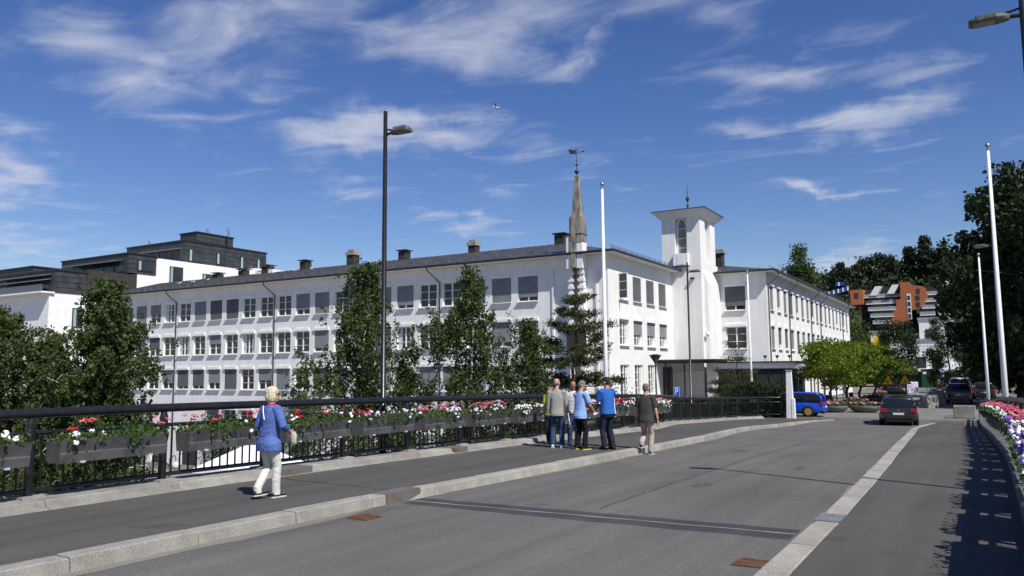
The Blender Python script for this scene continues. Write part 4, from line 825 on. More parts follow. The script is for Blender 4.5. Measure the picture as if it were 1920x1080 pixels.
def birch(label, base, top, R0, z0, nb, seed, leaf=.125, lean=(0, 0), trunk=.15, ns=18, nl=42, dense=1.0):
    """trunk with rising limbs; leafy twigs hang from the outer half of every limb"""
    tH = top*.96; t = thing('birch_tree', label, 'tree', base, 0, BG); r_ = np.random.default_rng(seed); rs_ = random.Random(seed); C = []
    pts = [(lean[0]*i/8+.16*sin(i*1.7+seed)*(i > 0), lean[1]*i/8+.16*cos(i*2.1+seed)*(i > 0), tH*i/8) for i in range(9)]
    MB().tube(pts, [trunk*(1.25 if i == 0 else 1)*(1-.9*i/8) for i in range(9)], 9).build('trunk', M['birch'], t, True)
    for b in range(nb):
        u = (b+.5)/nb; z = z0+(tH-z0)*u**.85; a = b*2.4+r_.normal()*.4; L = R0*(1.0 if u < .45 else 1-.78*((u-.45)/.55)**1.1)*r_.choice([.55, .8, 1.0, 1.2])*(.85+.3*sin(a+seed))
        p0 = Vector((lean[0]*z/tH, lean[1]*z/tH, z)); up = L*r_.uniform(.25, .75)+.15; tip = p0+Vector((L*cos(a), L*sin(a), up)); md_ = p0.lerp(tip, .5)+Vector((0, 0, .12*L)); end = tip+Vector((.25*cos(a), .25*sin(a), -.35*L*.4))
        rr = max(.014, trunk*(1-.88*u)*.42); MB().tube([p0, md_, tip, end], [rr, rr*.6, rr*.35, .006], 5).build('limb', M['birch'] if rs_.random() < .35 else M['bark'], t, True)
        for s_ in range(int(ns*(.5+.6*L/R0))):
            f = r_.uniform(.30, 1.0); q = np.array(p0.lerp(md_, f*2) if f < .5 else md_.lerp(tip, f*2-1))+r_.normal(size=3)*np.array([.20, .20, .16])*(.6+.6*L); D = r_.gamma(2.2, .28)*(1.2-.5*u); n = int(nl*min(D, 1.6)*dense)+10
            w = r_.random(n); dr = r_.normal(size=2)*.25
            C.append(q+np.stack([dr[0]*w*D, dr[1]*w*D, -w*D+.08], 1)+r_.normal(size=(n, 3))*np.array([.085, .085, .07]))
    V, F = leaf_cloud(np.concatenate(C), leaf); o = link('crown', np_mesh('crown', V, F, M['l_birch']), t); o['kind'] = 'stuff'
ell = lambda r, p=.42: (lambda t: r*max(0, 1-(abs(t-p)/(p if t < p else 1-p))**2.2)**.5)
tall = lambda r: (lambda t: r*(min(1, .45+t*2.2) if t < .3 else max(.10, 1-((t-.3)/.7)**2.3*.92)))
BG = 'birch trees in the courtyard below the bridge'
birch('dense dark birch at the left edge above the railing', (-42.2, 20.6, LOW), 12.7, 3.0, 3.0, 64, 1, .15, trunk=.17, ns=26, dense=1.3)
birch('tall birch in front of the left end of the white building', (-35.1, 22.2, LOW), 13.5, 2.55, 3.2, 60, 2, .145, trunk=.16, ns=25, dense=1.2)
birch('bushy birch between the two left birches', (-38.4, 21.6, LOW), 11.0, 2.3, 2.4, 44, 7, .145, trunk=.13, ns=24, dense=1.2)
birch('birch with a pale trunk behind the tall black lamp post', (-24.9, 28.2, LOW), 14.4, 2.2, 3.4, 46, 3, .13, (.3, 0), ns=20)
birch('birch with drooping twigs between the lamp post and the pine', (-20.3, 30.9, -4.6), 12.1, 2.1, 2.0, 42, 4, .125, (-.3, 0), ns=20)
birch('smaller leafy birch crowding the left side of the pine', (-18.6, 32.8, -3.6), 8.6, 1.5, 1.0, 30, 5, .12, trunk=.1, ns=20)
birch('slim birch close behind the lamp post on its right', (-22.9, 29.0, LOW+.6), 9.6, 1.4, 1.6, 26, 6, .12, trunk=.1, ns=20)
def shrub(label, P, r, H, n, seed, m='l_shrub', leaf=.11): return tree('shrub', label, 'shrub', P, .05, H*.7, M[m], M['bark'], n, leaf, ell(r, .38), H, .05, max(18, int(n/260)), .28, None, seed, limbs=5, group='shrubs behind the left railing')
shrub('dark bushy shrub low behind the second flower box', (-34.0, 19.0, LOW), 2.4, 4.4, 9000, 11); shrub('leafy shrub below the leftmost flower box', (-37, 15.5, LOW), 2.8, 4.6, 9000, 12)
shrub('round shrub beside the courtyard path', (-43.5, 30, LOW), 1.6, 2.4, 5000, 13); shrub('tall shrub under the birch behind the lamp post', (-26.4, 29.2, LOW), 1.5, 5.4, 9000, 14)
shrub('shrub between the lamp post and the next birch', (-22.4, 29.6, -5.2), 1.6, 4.6, 9000, 15); shrub('dark shrub behind the flower boxes beside the group of men', (-16.9, 31.4, -4.2), 1.7, 4.9, 9000, 16)
shrub('shrub right of the pine near the white flagpole', (-15.6, 36.6, -1.4), 1.2, 2.6, 6000, 17, 'l_pine'); shrub('low dark hedge shrub behind the railing end', (-14.6, 44.0, -.7), .8, 1.3, 4000, 18, 'l_dark'); shrub('second low dark shrub behind the railing end', (-14.3, 47.5, -.7), .9, 1.3, 4000, 19, 'l_dark')
hg = thing('hedge', 'clipped dark hedge close behind the far end of the left railing', 'hedge', (-13.6, 44, -.6))
hc_ = []
for p_ in [q for q in LR if q.y > 35.5]:
    i_ = LR.index(p_); tg_ = (LR[min(i_+1, len(LR)-1)]-LR[i_-1]).normalized(); nr_ = Vector((-tg_.y, tg_.x, 0)); r2_ = np.random.default_rng(i_)
    c_ = np.stack([p_.x+nr_.x*(.45+.25*r2_.random(700))+tg_.x*(r2_.random(700)-.5)*.6, p_.y+nr_.y*(.45+.25*r2_.random(700))+tg_.y*(r2_.random(700)-.5)*.6, zs(p_.y)-.3+1.45*r2_.random(700)], 1); hc_.append(c_)
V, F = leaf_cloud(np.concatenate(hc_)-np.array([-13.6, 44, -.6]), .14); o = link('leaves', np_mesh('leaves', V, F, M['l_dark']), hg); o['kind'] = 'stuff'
shrub('dark shrub left of the white pillar, in front of the blue car', (-11.7, 51.75, PLZ), .62, 1.75, 5000, 25, 'l_dark'); shrub('dark shrub between the layered pine and the white pillar', (-12.75, 51.9, PLZ), .7, 1.8, 5000, 26, 'l_dark')
# climbing ivy on the courtyard wall
def ivy(label, x0, x1, z0, z1, n, seed):
    r_ = np.random.default_rng(seed); t = thing('ivy', label, 'ivy', ((x0+x1)/2, YF-.05, z0), 0, 'ivy on the courtyard wall')
    x = r_.normal(size=n)*(x1-x0)*.26; z = r_.random(n)**.8*(z1-z0); y = -np.abs(r_.normal(size=n))*.16-.03
    V, F = leaf_cloud(np.stack([x, y, z], 1), .17); o = link('leaves', np_mesh('leaves', V, F, M['l_shrub']), t); o['kind'] = 'stuff'
    MB().tube([(0, -.03, 0), (.2, -.03, (z1-z0)*.5), (-.1, -.03, (z1-z0)*.9)], [.05, .035, .01], 5).build('stem', M['bark'], t)
ivy('ivy climbing the wall right of the arched doorways', -63.0, -58.0, LOW, -1.2, 3200, 21); ivy('ivy climbing the wall behind the tent', -53.0, -48.0, LOW, .6, 3600, 22); ivy('ivy thread left of the first arched doorway', -73.5, -71.2, LOW, -2, 900, 23)
# pines
def pine(label, base, H, tiers, spread, seed, leaf=.16, nper=190, m='l_pine', cat='pine'):
    t = thing('pine_tree', label, cat, base, 0, 'pines'); r_ = random.Random(seed); C = []
    MB().tube([(.12*sin(i*1.3+seed), .1*cos(i*1.9), H*i/8) for i in range(9)], [.13*(1-.85*i/8)*H/7 for i in range(9)], 8).build('trunk', M['bark'], t, True)
    for z, R_, cnt in tiers:
        for k in range(cnt):
            a = 2*pi*k/cnt+r_.random()*.9; L = R_*spread*r_.uniform(.45, 1.2); p0 = Vector((0, 0, z)); p1 = Vector((L*cos(a), L*sin(a), z+L*r_.uniform(.05, .4)))
            MB().tube([p0, p0.lerp(p1, .5)+Vector((0, 0, -.05*L)), p1], [.035, .025, .008], 5).build('limb', M['bark'], t)
            for j in range(3+int(L*2.2)):
                u = r_.uniform(.35, 1.05); c = p0.lerp(p1, u)+Vector((r_.gauss(0, .16), r_.gauss(0, .16), r_.gauss(.05, .07)))
                C.append(np.random.default_rng(seed*100+len(C)).normal(size=(nper//3, 3))*np.array([.17, .17, .085])+np.array(c))
    V, F = leaf_cloud(np.concatenate(C), leaf, sx=.45); o = link('needles', np_mesh('needles', V, F, M[m]), t); o['kind'] = 'stuff'; return t
pine('rangy pine with reddish needles in front of the spire', (-17.2, 35.0, -3.2), 9.2, [(2.4, 2.0, 5), (3.3, 2.5, 5), (4.2, 1.7, 4), (4.9, 2.3, 6), (5.9, 1.7, 5), (6.5, 2.0, 5), (7.5, 1.2, 5), (8.3, 1.1, 4), (9.0, .5, 4)], 1.2, 5, .17, 250)
pine('layered small pine in front of the right wing', (-14.6, 54.2, PLZ), 4.6, [(1.0, 1.3, 6), (1.7, 1.3, 6), (2.5, 1.4, 5), (3.6, 1.1, 4), (4.5, .55, 3)], 1.0, 6, .12, 150)
pine('low pine bush beside the entrance canopy', (-15.9, 55.5, PLZ), 2.6, [(.7, 1.2, 7), (1.3, 1.1, 7), (1.9, .9, 6)], 1.0, 7, .12, 190)
pine('low dark pine right of the second left flagpole', (-13.6, 51.9, PLZ), 2.6, [(.6, 1.1, 7), (1.2, 1.0, 7), (1.8, .7, 5)], 1.0, 8, .12, 190, 'l_dark')
MG = 'bright green street trees'
for (x, y, r, zz, sd, lb) in ((-9.7, 61, 2.2, 3.7, 31, 'nearest bright green maple, beside the cafe awning'), (-9.6, 68, 2.3, 3.7, 32, 'second bright green maple in the row along the street'), (-9.7, 76, 2.4, 3.9, 33, 'third bright green maple in the row along the street'), (-9.6, 86, 2.5, 4.0, 34, 'farthest bright green maple in the row along the street')):
    tree('maple_tree', lb, 'tree', (x, y, PLZ), .14, 3.2, M['l_maple'], M['bark'], 9500, .16, ell(r*1.05, .42), zz-.6, 1.75, 46, .36, .16, sd, group=MG, limbs=12, jag=.5)
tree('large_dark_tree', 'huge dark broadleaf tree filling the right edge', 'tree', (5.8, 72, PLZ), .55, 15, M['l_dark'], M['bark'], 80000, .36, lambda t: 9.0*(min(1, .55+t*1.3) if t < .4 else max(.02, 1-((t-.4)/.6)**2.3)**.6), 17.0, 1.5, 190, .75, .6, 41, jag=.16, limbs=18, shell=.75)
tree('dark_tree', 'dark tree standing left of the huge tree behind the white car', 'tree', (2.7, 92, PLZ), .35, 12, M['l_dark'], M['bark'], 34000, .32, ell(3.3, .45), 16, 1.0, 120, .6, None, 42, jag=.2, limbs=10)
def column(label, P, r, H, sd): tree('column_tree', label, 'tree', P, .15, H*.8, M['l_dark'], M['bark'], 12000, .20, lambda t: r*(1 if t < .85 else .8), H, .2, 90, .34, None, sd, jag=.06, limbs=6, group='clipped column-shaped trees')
column('dark clipped column tree left of the white house windows', (-8.9, 104, PLZ), 1.75, 8.1, 51); column('dark clipped column tree right of the white house windows', (-4.0, 110, PLZ), 2.2, 8.5, 52); column('dark clipped tree half hidden behind the parked cars', (-.2, 118, PLZ), 2.2, 8.0, 53)
tree('broadleaf_tree', 'slender light green tree above the right wing roof', 'tree', (-24.5, 130, PLZ), .2, 18, M['l_birch'], M['bark'], 12000, .30, tall(3.0), 13, 8.5, 60, .5, .6, 61, jag=.5)
for i, (x, y, r, H, lb) in enumerate(((-20.0, 128, 3.6, 10.5, 'round green tree at the far end of the right wing'), (-21.5, 150, 3.6, 11, 'round green tree below the orange flats'), (-21, 142, 4.5, 13, 'green tree behind the far end of the right wing'), (-27, 165, 5, 16, 'leafy tree below the hill wood'), (-6.5, 168, 4, 9, 'leafy tree right of the orange flats'), (-20, 185, 4.5, 10, 'leafy tree in front of the orange flats'))):
    tree('broadleaf_tree', lb, 'tree', (x, y, PLZ), .25, H*.6, M['l_birch'], M['bark'], 9000, .36, ell(r, .45), H-1, 1, 60, .6, None, 70+i, group='trees at the foot of the hill', limbs=6)
# the wood on the hill: skyline trees one by one, the rest a mass
hv = []; r_ = np.random.default_rng(5)
for i in range(560):
    x = r_.uniform(-110, 70); y = r_.uniform(235, 330)
    hv.append(np.array([x, y, hillz(x, y)+r_.uniform(1, 5)])+r_.normal(size=(130, 3))*np.array([2.4, 2.4, 2.0]))
V, F = leaf_cloud(np.concatenate(hv), 1.0); o = link('hill_wood', np_mesh('hill_wood', V, F, M['l_hill'])); tag(o, 'dark conifer wood covering the hill', 'wood', None, 'stuff')
WORD = ['leftmost', 'second', 'third', 'fourth', 'fifth', 'sixth', 'seventh', 'eighth', 'ninth', 'tenth']
for i in range(10):
    x = -46+4.6*i; y = 268+6*sin(i*2.2); H = (8, 10, 13.5, 13, 14, 13.5, 15, 18.5, 16, 13)[i]
    tree('hill_pine', 'tall dark pine on the hill skyline, %s from the left' % WORD[i], 'tree', (x, y, hillz(x, y)-.5), .3, H*.9, M['l_hill'], M['bark'], 5200, .75, tall(3.4+.5*sin(i*3)), H*.85, H*.18, 46, .75, .6, 90+i, jag=.4, group='skyline pines on the hill', limbs=5)
# ------------------------------------------------------------------ lamps, flagpoles, signs
def text_mesh(s, size, m, ext=.004):
    cu = bpy.data.curves.new('t', 'FONT'); cu.body = s; cu.size = size; cu.align_x = 'CENTER'; cu.align_y = 'CENTER'; cu.extrude = ext
    o = bpy.data.objects.new('t', cu); COL.objects.link(o); me = bpy.data.meshes.new_from_object(o.evaluated_get(bpy.context.evaluated_depsgraph_get())); bpy.data.objects.remove(o)
    me.materials.clear(); me.materials.append(m); return me
def street_lamp(label, P, rz, H=7.35):
    t = thing('street_lamp', label, 'street lamp', P, rz, 'bridge lamp posts')
    MB().tube([(0, 0, .0), (0, 0, 1.1), (0, 0, 1.12), (0, 0, H)], [.085, .085, .062, .045], 12).build('pole', M['black'], t, True)
    MB().lathe([(.16, 0), (.16, .03), (.10, .05), (.09, .12)], 12).build('base_flange', M['black'], t)
    z = H-.52
    a = MB().tube([(0, 0, z-.02), (.2, 0, z)], .032, 8).tube([(0, 0, z+.1), (.22, 0, z+.06)], .02, 8).build('arm', M['black'], t)
    hm = MB(); st = [(.17, .05, .03), (.24, .10, .055), (.34, .135, .075), (.56, .135, .07), (.66, .12, .045), (.70, .09, .02)]
    hm.rings([[(x, -w, z-.01), (x, -w*.95, z+h*.6), (x, -w*.6, z+h), (x, w*.6, z+h), (x, w*.95, z+h*.6), (x, w, z-.01), (x, w*.9, z-.04), (x, -w*.9, z-.04)] for x, w, h in st]); hd = hm.build('lamp_head', mat('lamp_grey', (.06, .06, .06), (.13, .13, .12), 14, .5), t, fix=True)
    for i in range(7): MB().cb((.30+.05*i, 0, z+.08), (.012, .22, .03)).build('cooling_fin', M['steel'], hd)
    MB().cb((.50, 0, z-.043), (.28, .2, .008)).build('lens', mat('lamp_lens', (.16, .16, .14), None, rough=.2), hd)
street_lamp('tall black lamp post rising behind the left railing', (-11.2, 13.42, zs(13.4)-.1), 0, 7.7); street_lamp('black lamp post near the far end of the left railing', (-13.6, 41.5, zs(41.5)-.2), 0, 8.7)
street_lamp('black lamp post cut by the right edge of the picture', (.765, 13.5, zs(13.6)-.2), pi, 7.7); street_lamp('distant lamp post on the right against the dark tree', (.5, 37.0, zs(37)-.2), pi, 8.1)
def flagpole(label, P, H):
    t = thing('flagpole', label, 'flagpole', P, 0, 'white flagpoles')
    MB().tube([(0, 0, 0), (0, 0, H*.4), (0, 0, H)], [.092, .078, .042], 14).build('mast', mat('flagpole_white', (.78, .78, .79), None, rough=.3), t, True)
    MB().lathe([(.045, H-.01), (.052, H), (.052, H+.05), (.03, H+.06), (.03, H+.1)], 12).build('cap', M['steel'], t); MB().ell((0, 0, H+.17), (.085, .085, .08), 12, 8).build('ball', M['steel'], t, True)
    MB().tube([(.09, 0, 1.2), (.05, 0, H-.05)], .006, 4).build('halyard', M['white'], t); MB().cb((.10, 0, 1.2), (.03, .02, .16)).build('cleat', M['steel'], t)
flagpole('white flagpole in front of the building corner, behind the railing', (-12.36, 27.73, -.5), 9.95); flagpole('slim white flagpole in front of the right wing', (-14.29, 56.97, PLZ), 9.75)
flagpole('thick white flagpole at right in front of the dark tree', (.47, 31.8, -.3), 10.3); flagpole('thinner white flagpole left of the other right flagpole', (-.05, 56.06, PLZ), 9.7)
def lantern(label, P):
    t = thing('lantern_post', label, 'lamp', P); MB().tube([(0, 0, 0), (0, 0, 3.25)], .045, 8).build('pole', M['black'], t, True); MB().lathe([(.03, 3.2), (.06, 3.3), (.27, 3.62), (.27, 3.66)], 14).build('shade', mat('lantern_glass', (.10, .10, .09), None, rough=.3), t, True); MB().lathe([(.33, 3.661), (.33, 3.70), (.1, 3.76)], 14).build('lid', M['black'], t)
lantern('black post with inverted cone lantern beside the entrance', (-14.98, 39.99, -.45))
cl = thing('courtyard_lamp', 'courtyard lamp post with white globes on curved arms', 'lamp', (-43.6, 32.1, LOW))
MB().tube([(0, 0, 0), (0, 0, 3.9)], [.07, .05], 8).build('pole', M['black'], cl, True)
for s_, dz in ((-1, 0), (1, .45)):
    a = MB().tube([(s_*.55*sin(q)*1.0, 0, 3.3+dz+.35*sin(pi*q/1.6)) for q in [i*1.6/8 for i in range(9)]], .025, 6).build('arm', M['black'], cl); MB().ell((s_*.56, 0, 3.05+dz), (.24, .24, .24), 12, 8).build('globe', M['curtain'], a, True)
def text_on(parent, name, s, size, m, loc, rx=pi/2):
    o = link(name, text_mesh(s, size, m), parent, loc); o.rotation_euler = (rx, 0, 0); return o
blue_s = mat('sign_blue_face', (.012, .07, .38), None, rough=.4); wh_s = mat('sign_white', (.8, .8, .8), None, rough=.4)
def psign(label, P, rz, sub=True):
    t = thing('parking_sign', label, 'sign', P, rz, None); MB().tube([(0, .03, 0), (0, .03, 2.35)], .03, 8).build('post', M['steel'], t, True)
    MB().box(-.26, .26, -.012, .0, 1.75, 2.35).build('rim', wh_s, t); MB().box(-.235, .235, -.016, -.0121, 1.775, 2.325).build('panel', blue_s, t); text_on(t, 'letter', 'P', .58, wh_s, (0, -.021, 2.05))
    if sub: MB().box(-.26, .26, -.012, .0, 1.35, 1.7).build('plate', wh_s, t)
    return t
psign('blue parking sign with white P behind the railing near the entrance', (-15.5, 44.7, -.62), R(12)).scale = (.62, .62, .9); psign('small blue parking sign behind the parked cars at the street end', (-5.1, 116.2, PLZ+.4), 0)
yl = mat('warning_yellow', (.8, .58, .01), None, rough=.5)
def warn(label, P, rz):
    t = thing('warning_sign', label, 'sign', P, rz, 'triangular road signs'); tri = lambda s, c=0: [(-s, -s*.577+c), (s, -s*.577+c), (0, s*1.155+c)]
    MB().tube([(0, .04, 0), (0, .04, 2.0)], .03, 6).build('post', M['steel'], t, True)
    MB().prism(tri(.50), lambda u, v, d: (u, d, 1.95+v), -.01, .01).build('border', M['red'], t, fix=True); MB().prism(tri(.40), lambda u, v, d: (u, d, 1.95+v), -.016, -.0105).build('panel', yl, t, fix=True)
    f = MB(); f.tube([(.02, -.024, 2.08), (0, -.024, 1.92), (-.08, -.024, 1.80)], .025, 6).tube([(0, -.024, 1.92), (.08, -.024, 1.80)], .025, 6).tube([(-.08, -.024, 1.98), (.09, -.024, 1.96)], .018, 6).ell((.03, -.024, 2.14), (.035, .01, .035)); f.build('walking_figure', M['black'], t)
warn('left yellow and red triangular warning sign beyond the dark car', (-6.9, 70.35, PLZ), 0); warn('right yellow and red triangular warning sign beyond the dark car', (-5.95, 74, PLZ), 0)
af = thing('sandwich_board', 'white sandwich board with pale violet poster standing in the street', 'sign', (-7.4, 101.5, PLZ))
for s_ in (-1, 1): MB().rings([[(-.55, s_*.35, .05), (.55, s_*.35, .05), (.55, s_*.05, 1.45), (-.55, s_*.05, 1.45)], [(-.55, s_*.39, .05), (.55, s_*.39, .05), (.55, s_*.09, 1.45), (-.55, s_*.09, 1.45)]]).build('board', M['white'], af, fix=True)
MB().rings([[(-.42, -.40, .2), (.42, -.40, .2), (.42, -.16, 1.33), (-.42, -.16, 1.33)], [(-.42, -.405, .2), (.42, -.405, .2), (.42, -.165, 1.33), (-.42, -.165, 1.33)]]).build('poster', mat('poster', (.30, .22, .55), (.80, .78, .82), 5, .6), af, fix=True)
pl_ = thing('white_gatepost', 'tapered white concrete pillar at the end of the left railing', 'pillar', (-10.42, 50.6, PLZ-.05))
MB().rings(taper((0, 0), .42, .38, 0, .28, .28, 2.9)).build('shaft', M['white'], pl_); bevel(MB().rings(taper((.2, -.06), .2, .3, 0, .18, .26, 1.25)).build('side_block', M['white'], pl_), .015); MB().cb((0, 0, 2.94), (.34, .34, .08)).build('cap', M['concrete'], pl_)
# ------------------------------------------------------------------ street furniture
def bowl(label, P, r, seed):
    t = thing('planter_bowl', label, 'planter', P, 0, 'round stone planters along the street'); MB().lathe([(r*.62, 0), (r*.9, .16), (r, .36), (r*1.02, .44), (r*.94, .44), (r*.9, .36), (.05, .36)], 22).build('bowl', M['granite_d'], t, True)
    r_ = np.random.default_rng(seed); n = 1800; a = r_.random(n)*6.283; q = np.sqrt(r_.random(n))*r*.95; C = np.stack([q*np.cos(a), q*np.sin(a), .42+np.abs(r_.normal(size=n))*.14*(1.2-q/r)+.02], 1)
    V, F = leaf_cloud(C, .10); o = link('foliage', np_mesh('foliage', V, F, M['l_box']), t); o['kind'] = 'stuff'
    rr = random.Random(seed); ks = rr.choice([['pink', 'purple', 'rose'], ['rose', 'white', 'lilac'], ['pink', 'rose', 'red']])
    for i in range(34):
        a = rr.random()*6.28; q = sqrt(rr.random())*r*.95; b = link('blossom', BLO[rr.choice(ks)], t, (q*cos(a), q*sin(a), .58+.2*rr.random()*(1.1-q/r)+.02)); s_ = rr.uniform(1.6, 2.4); b.scale = (s_,)*3
bowl('stone flower bowl right behind the blue car', (-9.3, 59.0, PLZ), .95, 1); bowl('stone flower bowl left of the dark car', (-7.35, 59.6, PLZ), .98, 2); bowl('third stone flower bowl, under the bright green trees', (-8.9, 67, PLZ), .95, 3); bowl('fourth stone flower bowl farther along the street', (-8.7, 76, PLZ), .95, 4); bowl('farthest stone flower bowl along the street', (-9.2, 88, PLZ), .95, 5)
def rock(label, P, s, seed):
    t = thing('stone_block', label, 'stone block', P, seed*.7, 'rough stone blocks dividing the street'); me = bpy.data.meshes.new('block'); bm = bmesh.new(); bmesh.ops.create_cube(bm, size=1); bmesh.ops.subdivide_edges(bm, edges=bm.edges, cuts=3, use_grid_fill=True)
    r_ = random.Random(seed)
    for v in bm.verts:
        k = v.co.copy(); v.co = Vector((k.x*s[0], k.y*s[1], (k.z+.5)*s[2])); e = 1-.12*max(0, (abs(k.x)+abs(k.y)+abs(k.z))-.95); v.co.x *= e; v.co.y *= e
        v.co += Vector((r_.gauss(0, .025), r_.gauss(0, .025), r_.gauss(0, .02)*(k.z > -.45)))
    bm.to_mesh(me); bm.free(); me.materials.append(M['concrete']); link('block', me, t)
for i in range(8): rock('rough stone block, %s from the front in the row beside the parked cars' % ordn[i], (-3.9+.05*i, 67.8+(0, 3.2, 7.5, 13, 18, 24, 30, 36)[i], PLZ), (.95, .9, .95), i+1)
eb = thing('concrete_barrier', 'low concrete block with steel hoop at the end of the right sidewalk', 'block', (-1.3, 54.4, PLZ)); bevel(MB().cb((0, 0, .38), (1.15, .7, .76)).build('block', M['concrete'], eb), .04); MB().tube([(.75, -.3, 0), (.75, -.3, .5), (1.15, -.3, .5), (1.15, -.3, 0)], .03, 6).build('hoop', M['black'], eb)
gk = thing('green_cabinet', 'dark green box kiosk at the far end of the street', 'kiosk', (-7.2, 138, PLZ)); MB().box(-1.5, 1.5, -1, 1, .1, 2.7).build('body', mat('kiosk_green', (.01, .07, .04), None, rough=.5), gk); MB().box(-1.6, 1.6, -1.1, 1.1, 2.7, 2.85).build('roof', M['dark'], gk); MB().box(-1.3, -.2, -1.03, -1.001, 2.1, 2.45).build('notice', M['white'], gk); MB().box(.2, 1.2, -1.03, -1.001, .2, 2.2).build('door', M['dark'], gk)
ra = thing('red_awning', 'red awning of a stall far down the street', 'awning', (-12.3, 128, PLZ)); MB().rings([[(x, 0, 2.7), (x, -1.6, 2.2), (x, -1.6, 1.9), (x, 0, 2.6)] for x in (-1.3, 1.3)]).build('canopy', M['red'], ra, fix=True)
for x in (-1.25, 1.25): MB().tube([(x, -1.5, 0), (x, -1.5, 2.2)], .04, 6).build('leg', M['steel'], ra)
MB().box(-1.2, 1.2, -.8, 0, 0, 1.0).build('counter', M['dark'], ra)
sl2 = thing('town_lamp', 'slim dark lamp post in front of the white house', 'lamp', (-9.4, 138.5, PLZ)); MB().tube([(0, 0, 0), (0, 0, 6.4)], .08, 8).build('pole', M['black'], sl2); MB().cb((.3, 0, 6.4), (.9, .3, .12)).build('lamp_head', M['dark'], sl2)
def cafe(label, P, rz):
    t = thing('cafe_table', label, 'table', P, rz, 'cafe tables under the trees'); MB().lathe([(.38, .72), (.38, .75)], 14).build('top', M['dark'], t); MB().tube([(0, 0, 0), (0, 0, .72)], .03, 6).build('leg', M['steel'], t); MB().lathe([(.25, 0), (.25, .02), (.05, .05)], 12).build('foot', M['dark'], t)
def chair(label, P, rz):
    t = thing('cafe_chair', label, 'chair', P, rz, 'dark cafe chairs under the trees'); MB().cb((0, 0, .45), (.44, .44, .04)).build('seat', M['dark'], t); MB().cb((0, .21, .70), (.44, .03, .36)).build('backrest', M['dark'], t)
    for x in (-.19, .19):
        for y in (-.19, .19): MB().tube([(x, y, 0), (x, y, .45 if y < 0 else .86)], .014, 5).build('leg', M['steel'], t)
for i, (x, y) in enumerate(((-11.3, 60.6), (-11.2, 64.5), (-11.2, 70), (-11.1, 76))):
    cafe('dark cafe table under the street trees, %s from the front' % ordn[i], (x, y, PLZ), 0)
    for j, a in enumerate((.4, 2.6)): chair('dark cafe chair at the %s table from the front, %s side' % (ordn[i], ('near', 'far')[j]), (x+.75*cos(a+i), y+.75*sin(a+i), PLZ), a+i-pi/2)
# white party tent in the courtyard
tt = thing('party_tent', 'white party tent in the courtyard seen through the railing', 'tent', (-43.6, 38.6, LOW), R(12)); mt_ = mat('tent_canvas', (.72, .74, .80), (.80, .82, .86), 1.2, .7)
a, b, e, tp2 = 3.2, 2.2, 2.75, 4.3
cv = MB(); cv.q((-a, -b, e), (a, -b, e), (.3, 0, tp2), (-.3, 0, tp2)); cv.q((a, b, e), (-a, b, e), (-.3, 0, tp2), (.3, 0, tp2)); cv.q((a, -b, e), (a, b, e), (.3, 0, tp2)); cv.q((-a, b, e), (-a, -b, e), (-.3, 0, tp2)); cv.build('roof', mt_, tt)
cv = MB(); cv.box(-a, a, -b-.01, -b, e-.3, e); cv.box(-a, a, b, b+.01, e-.3, e); cv.box(a, a+.01, -b, b, e-.3, e); cv.box(-a-.01, -a, -b, b, e-.3, e); cv.build('valance', mt_, tt)
for x in (-a+.05, 0, a-.05):
    for y in (-b+.05, b-.05): MB().tube([(x, y, 0), (x, y, e)], .035, 6).build('leg', M['white'], tt)
# gulls
def gull(label, P, rz, fly=False):
    t = thing('gull', label, 'gull', P, rz, None if fly else 'gulls resting on the roof'); w = M['white']
    g = MB(); g.rings([[(x, r*cos(2*pi*k/8), z+r*.9*sin(2*pi*k/8)) for k in range(8)] for x, r, z in ((-.26, .01, .14), (-.16, .05, .14), (-.03, .085, .15), (.08, .075, .17), (.14, .05, .23), (.18, .052, .27), (.225, .03, .27), (.24, .01, .265))]); g.build('body', w, t, True)
    MB().tube([(.235, 0, .268), (.29, 0, .255)], [.012, .004], 5).build('beak', yl, t)
    gw = mat('gull_grey', (.30, .31, .33), None)
    for s_ in (-1, 1):
        if fly: MB().rings([[(.08, s_*.05, .2), (-.08, s_*.05, .2), (-.08, s_*.05, .19)], [(.10, s_*.35, .33), (-.05, s_*.35, .33), (-.05, s_*.35, .32)], [(-.05, s_*.72, .26), (-.09, s_*.72, .26), (-.09, s_*.72, .255)]]).build('wing', gw, t, fix=True)
        else: MB().ell((-.08, s_*.07, .17), (.17, .02, .06)).build('wing', gw, t); MB().tube([(0, s_*.03, 0), (0, s_*.03, .09)], .008, 5).build('leg', yl, t)
gull('grey gull flying in the blue sky above the building', (-30.65, 49.55, 22.1), R(200), True)
def roofz(y): return EZ+(12.75-EZ)*(y-YF+OV)/(57-YF+OV)
for i, (x, y) in enumerate(((-80.0, 51.5), (-72.2, 53.5), (-69.9, 53.4), (-68.3, 54.0), (-66.4, 55.0), (-46.6, 54.4), (-57.3, 55.2), (-54.6, 54.8))): gull('white gull on the grey roof, %s from the left' % ordn[i], (x, y, roofz(y)), R(40*i), False)
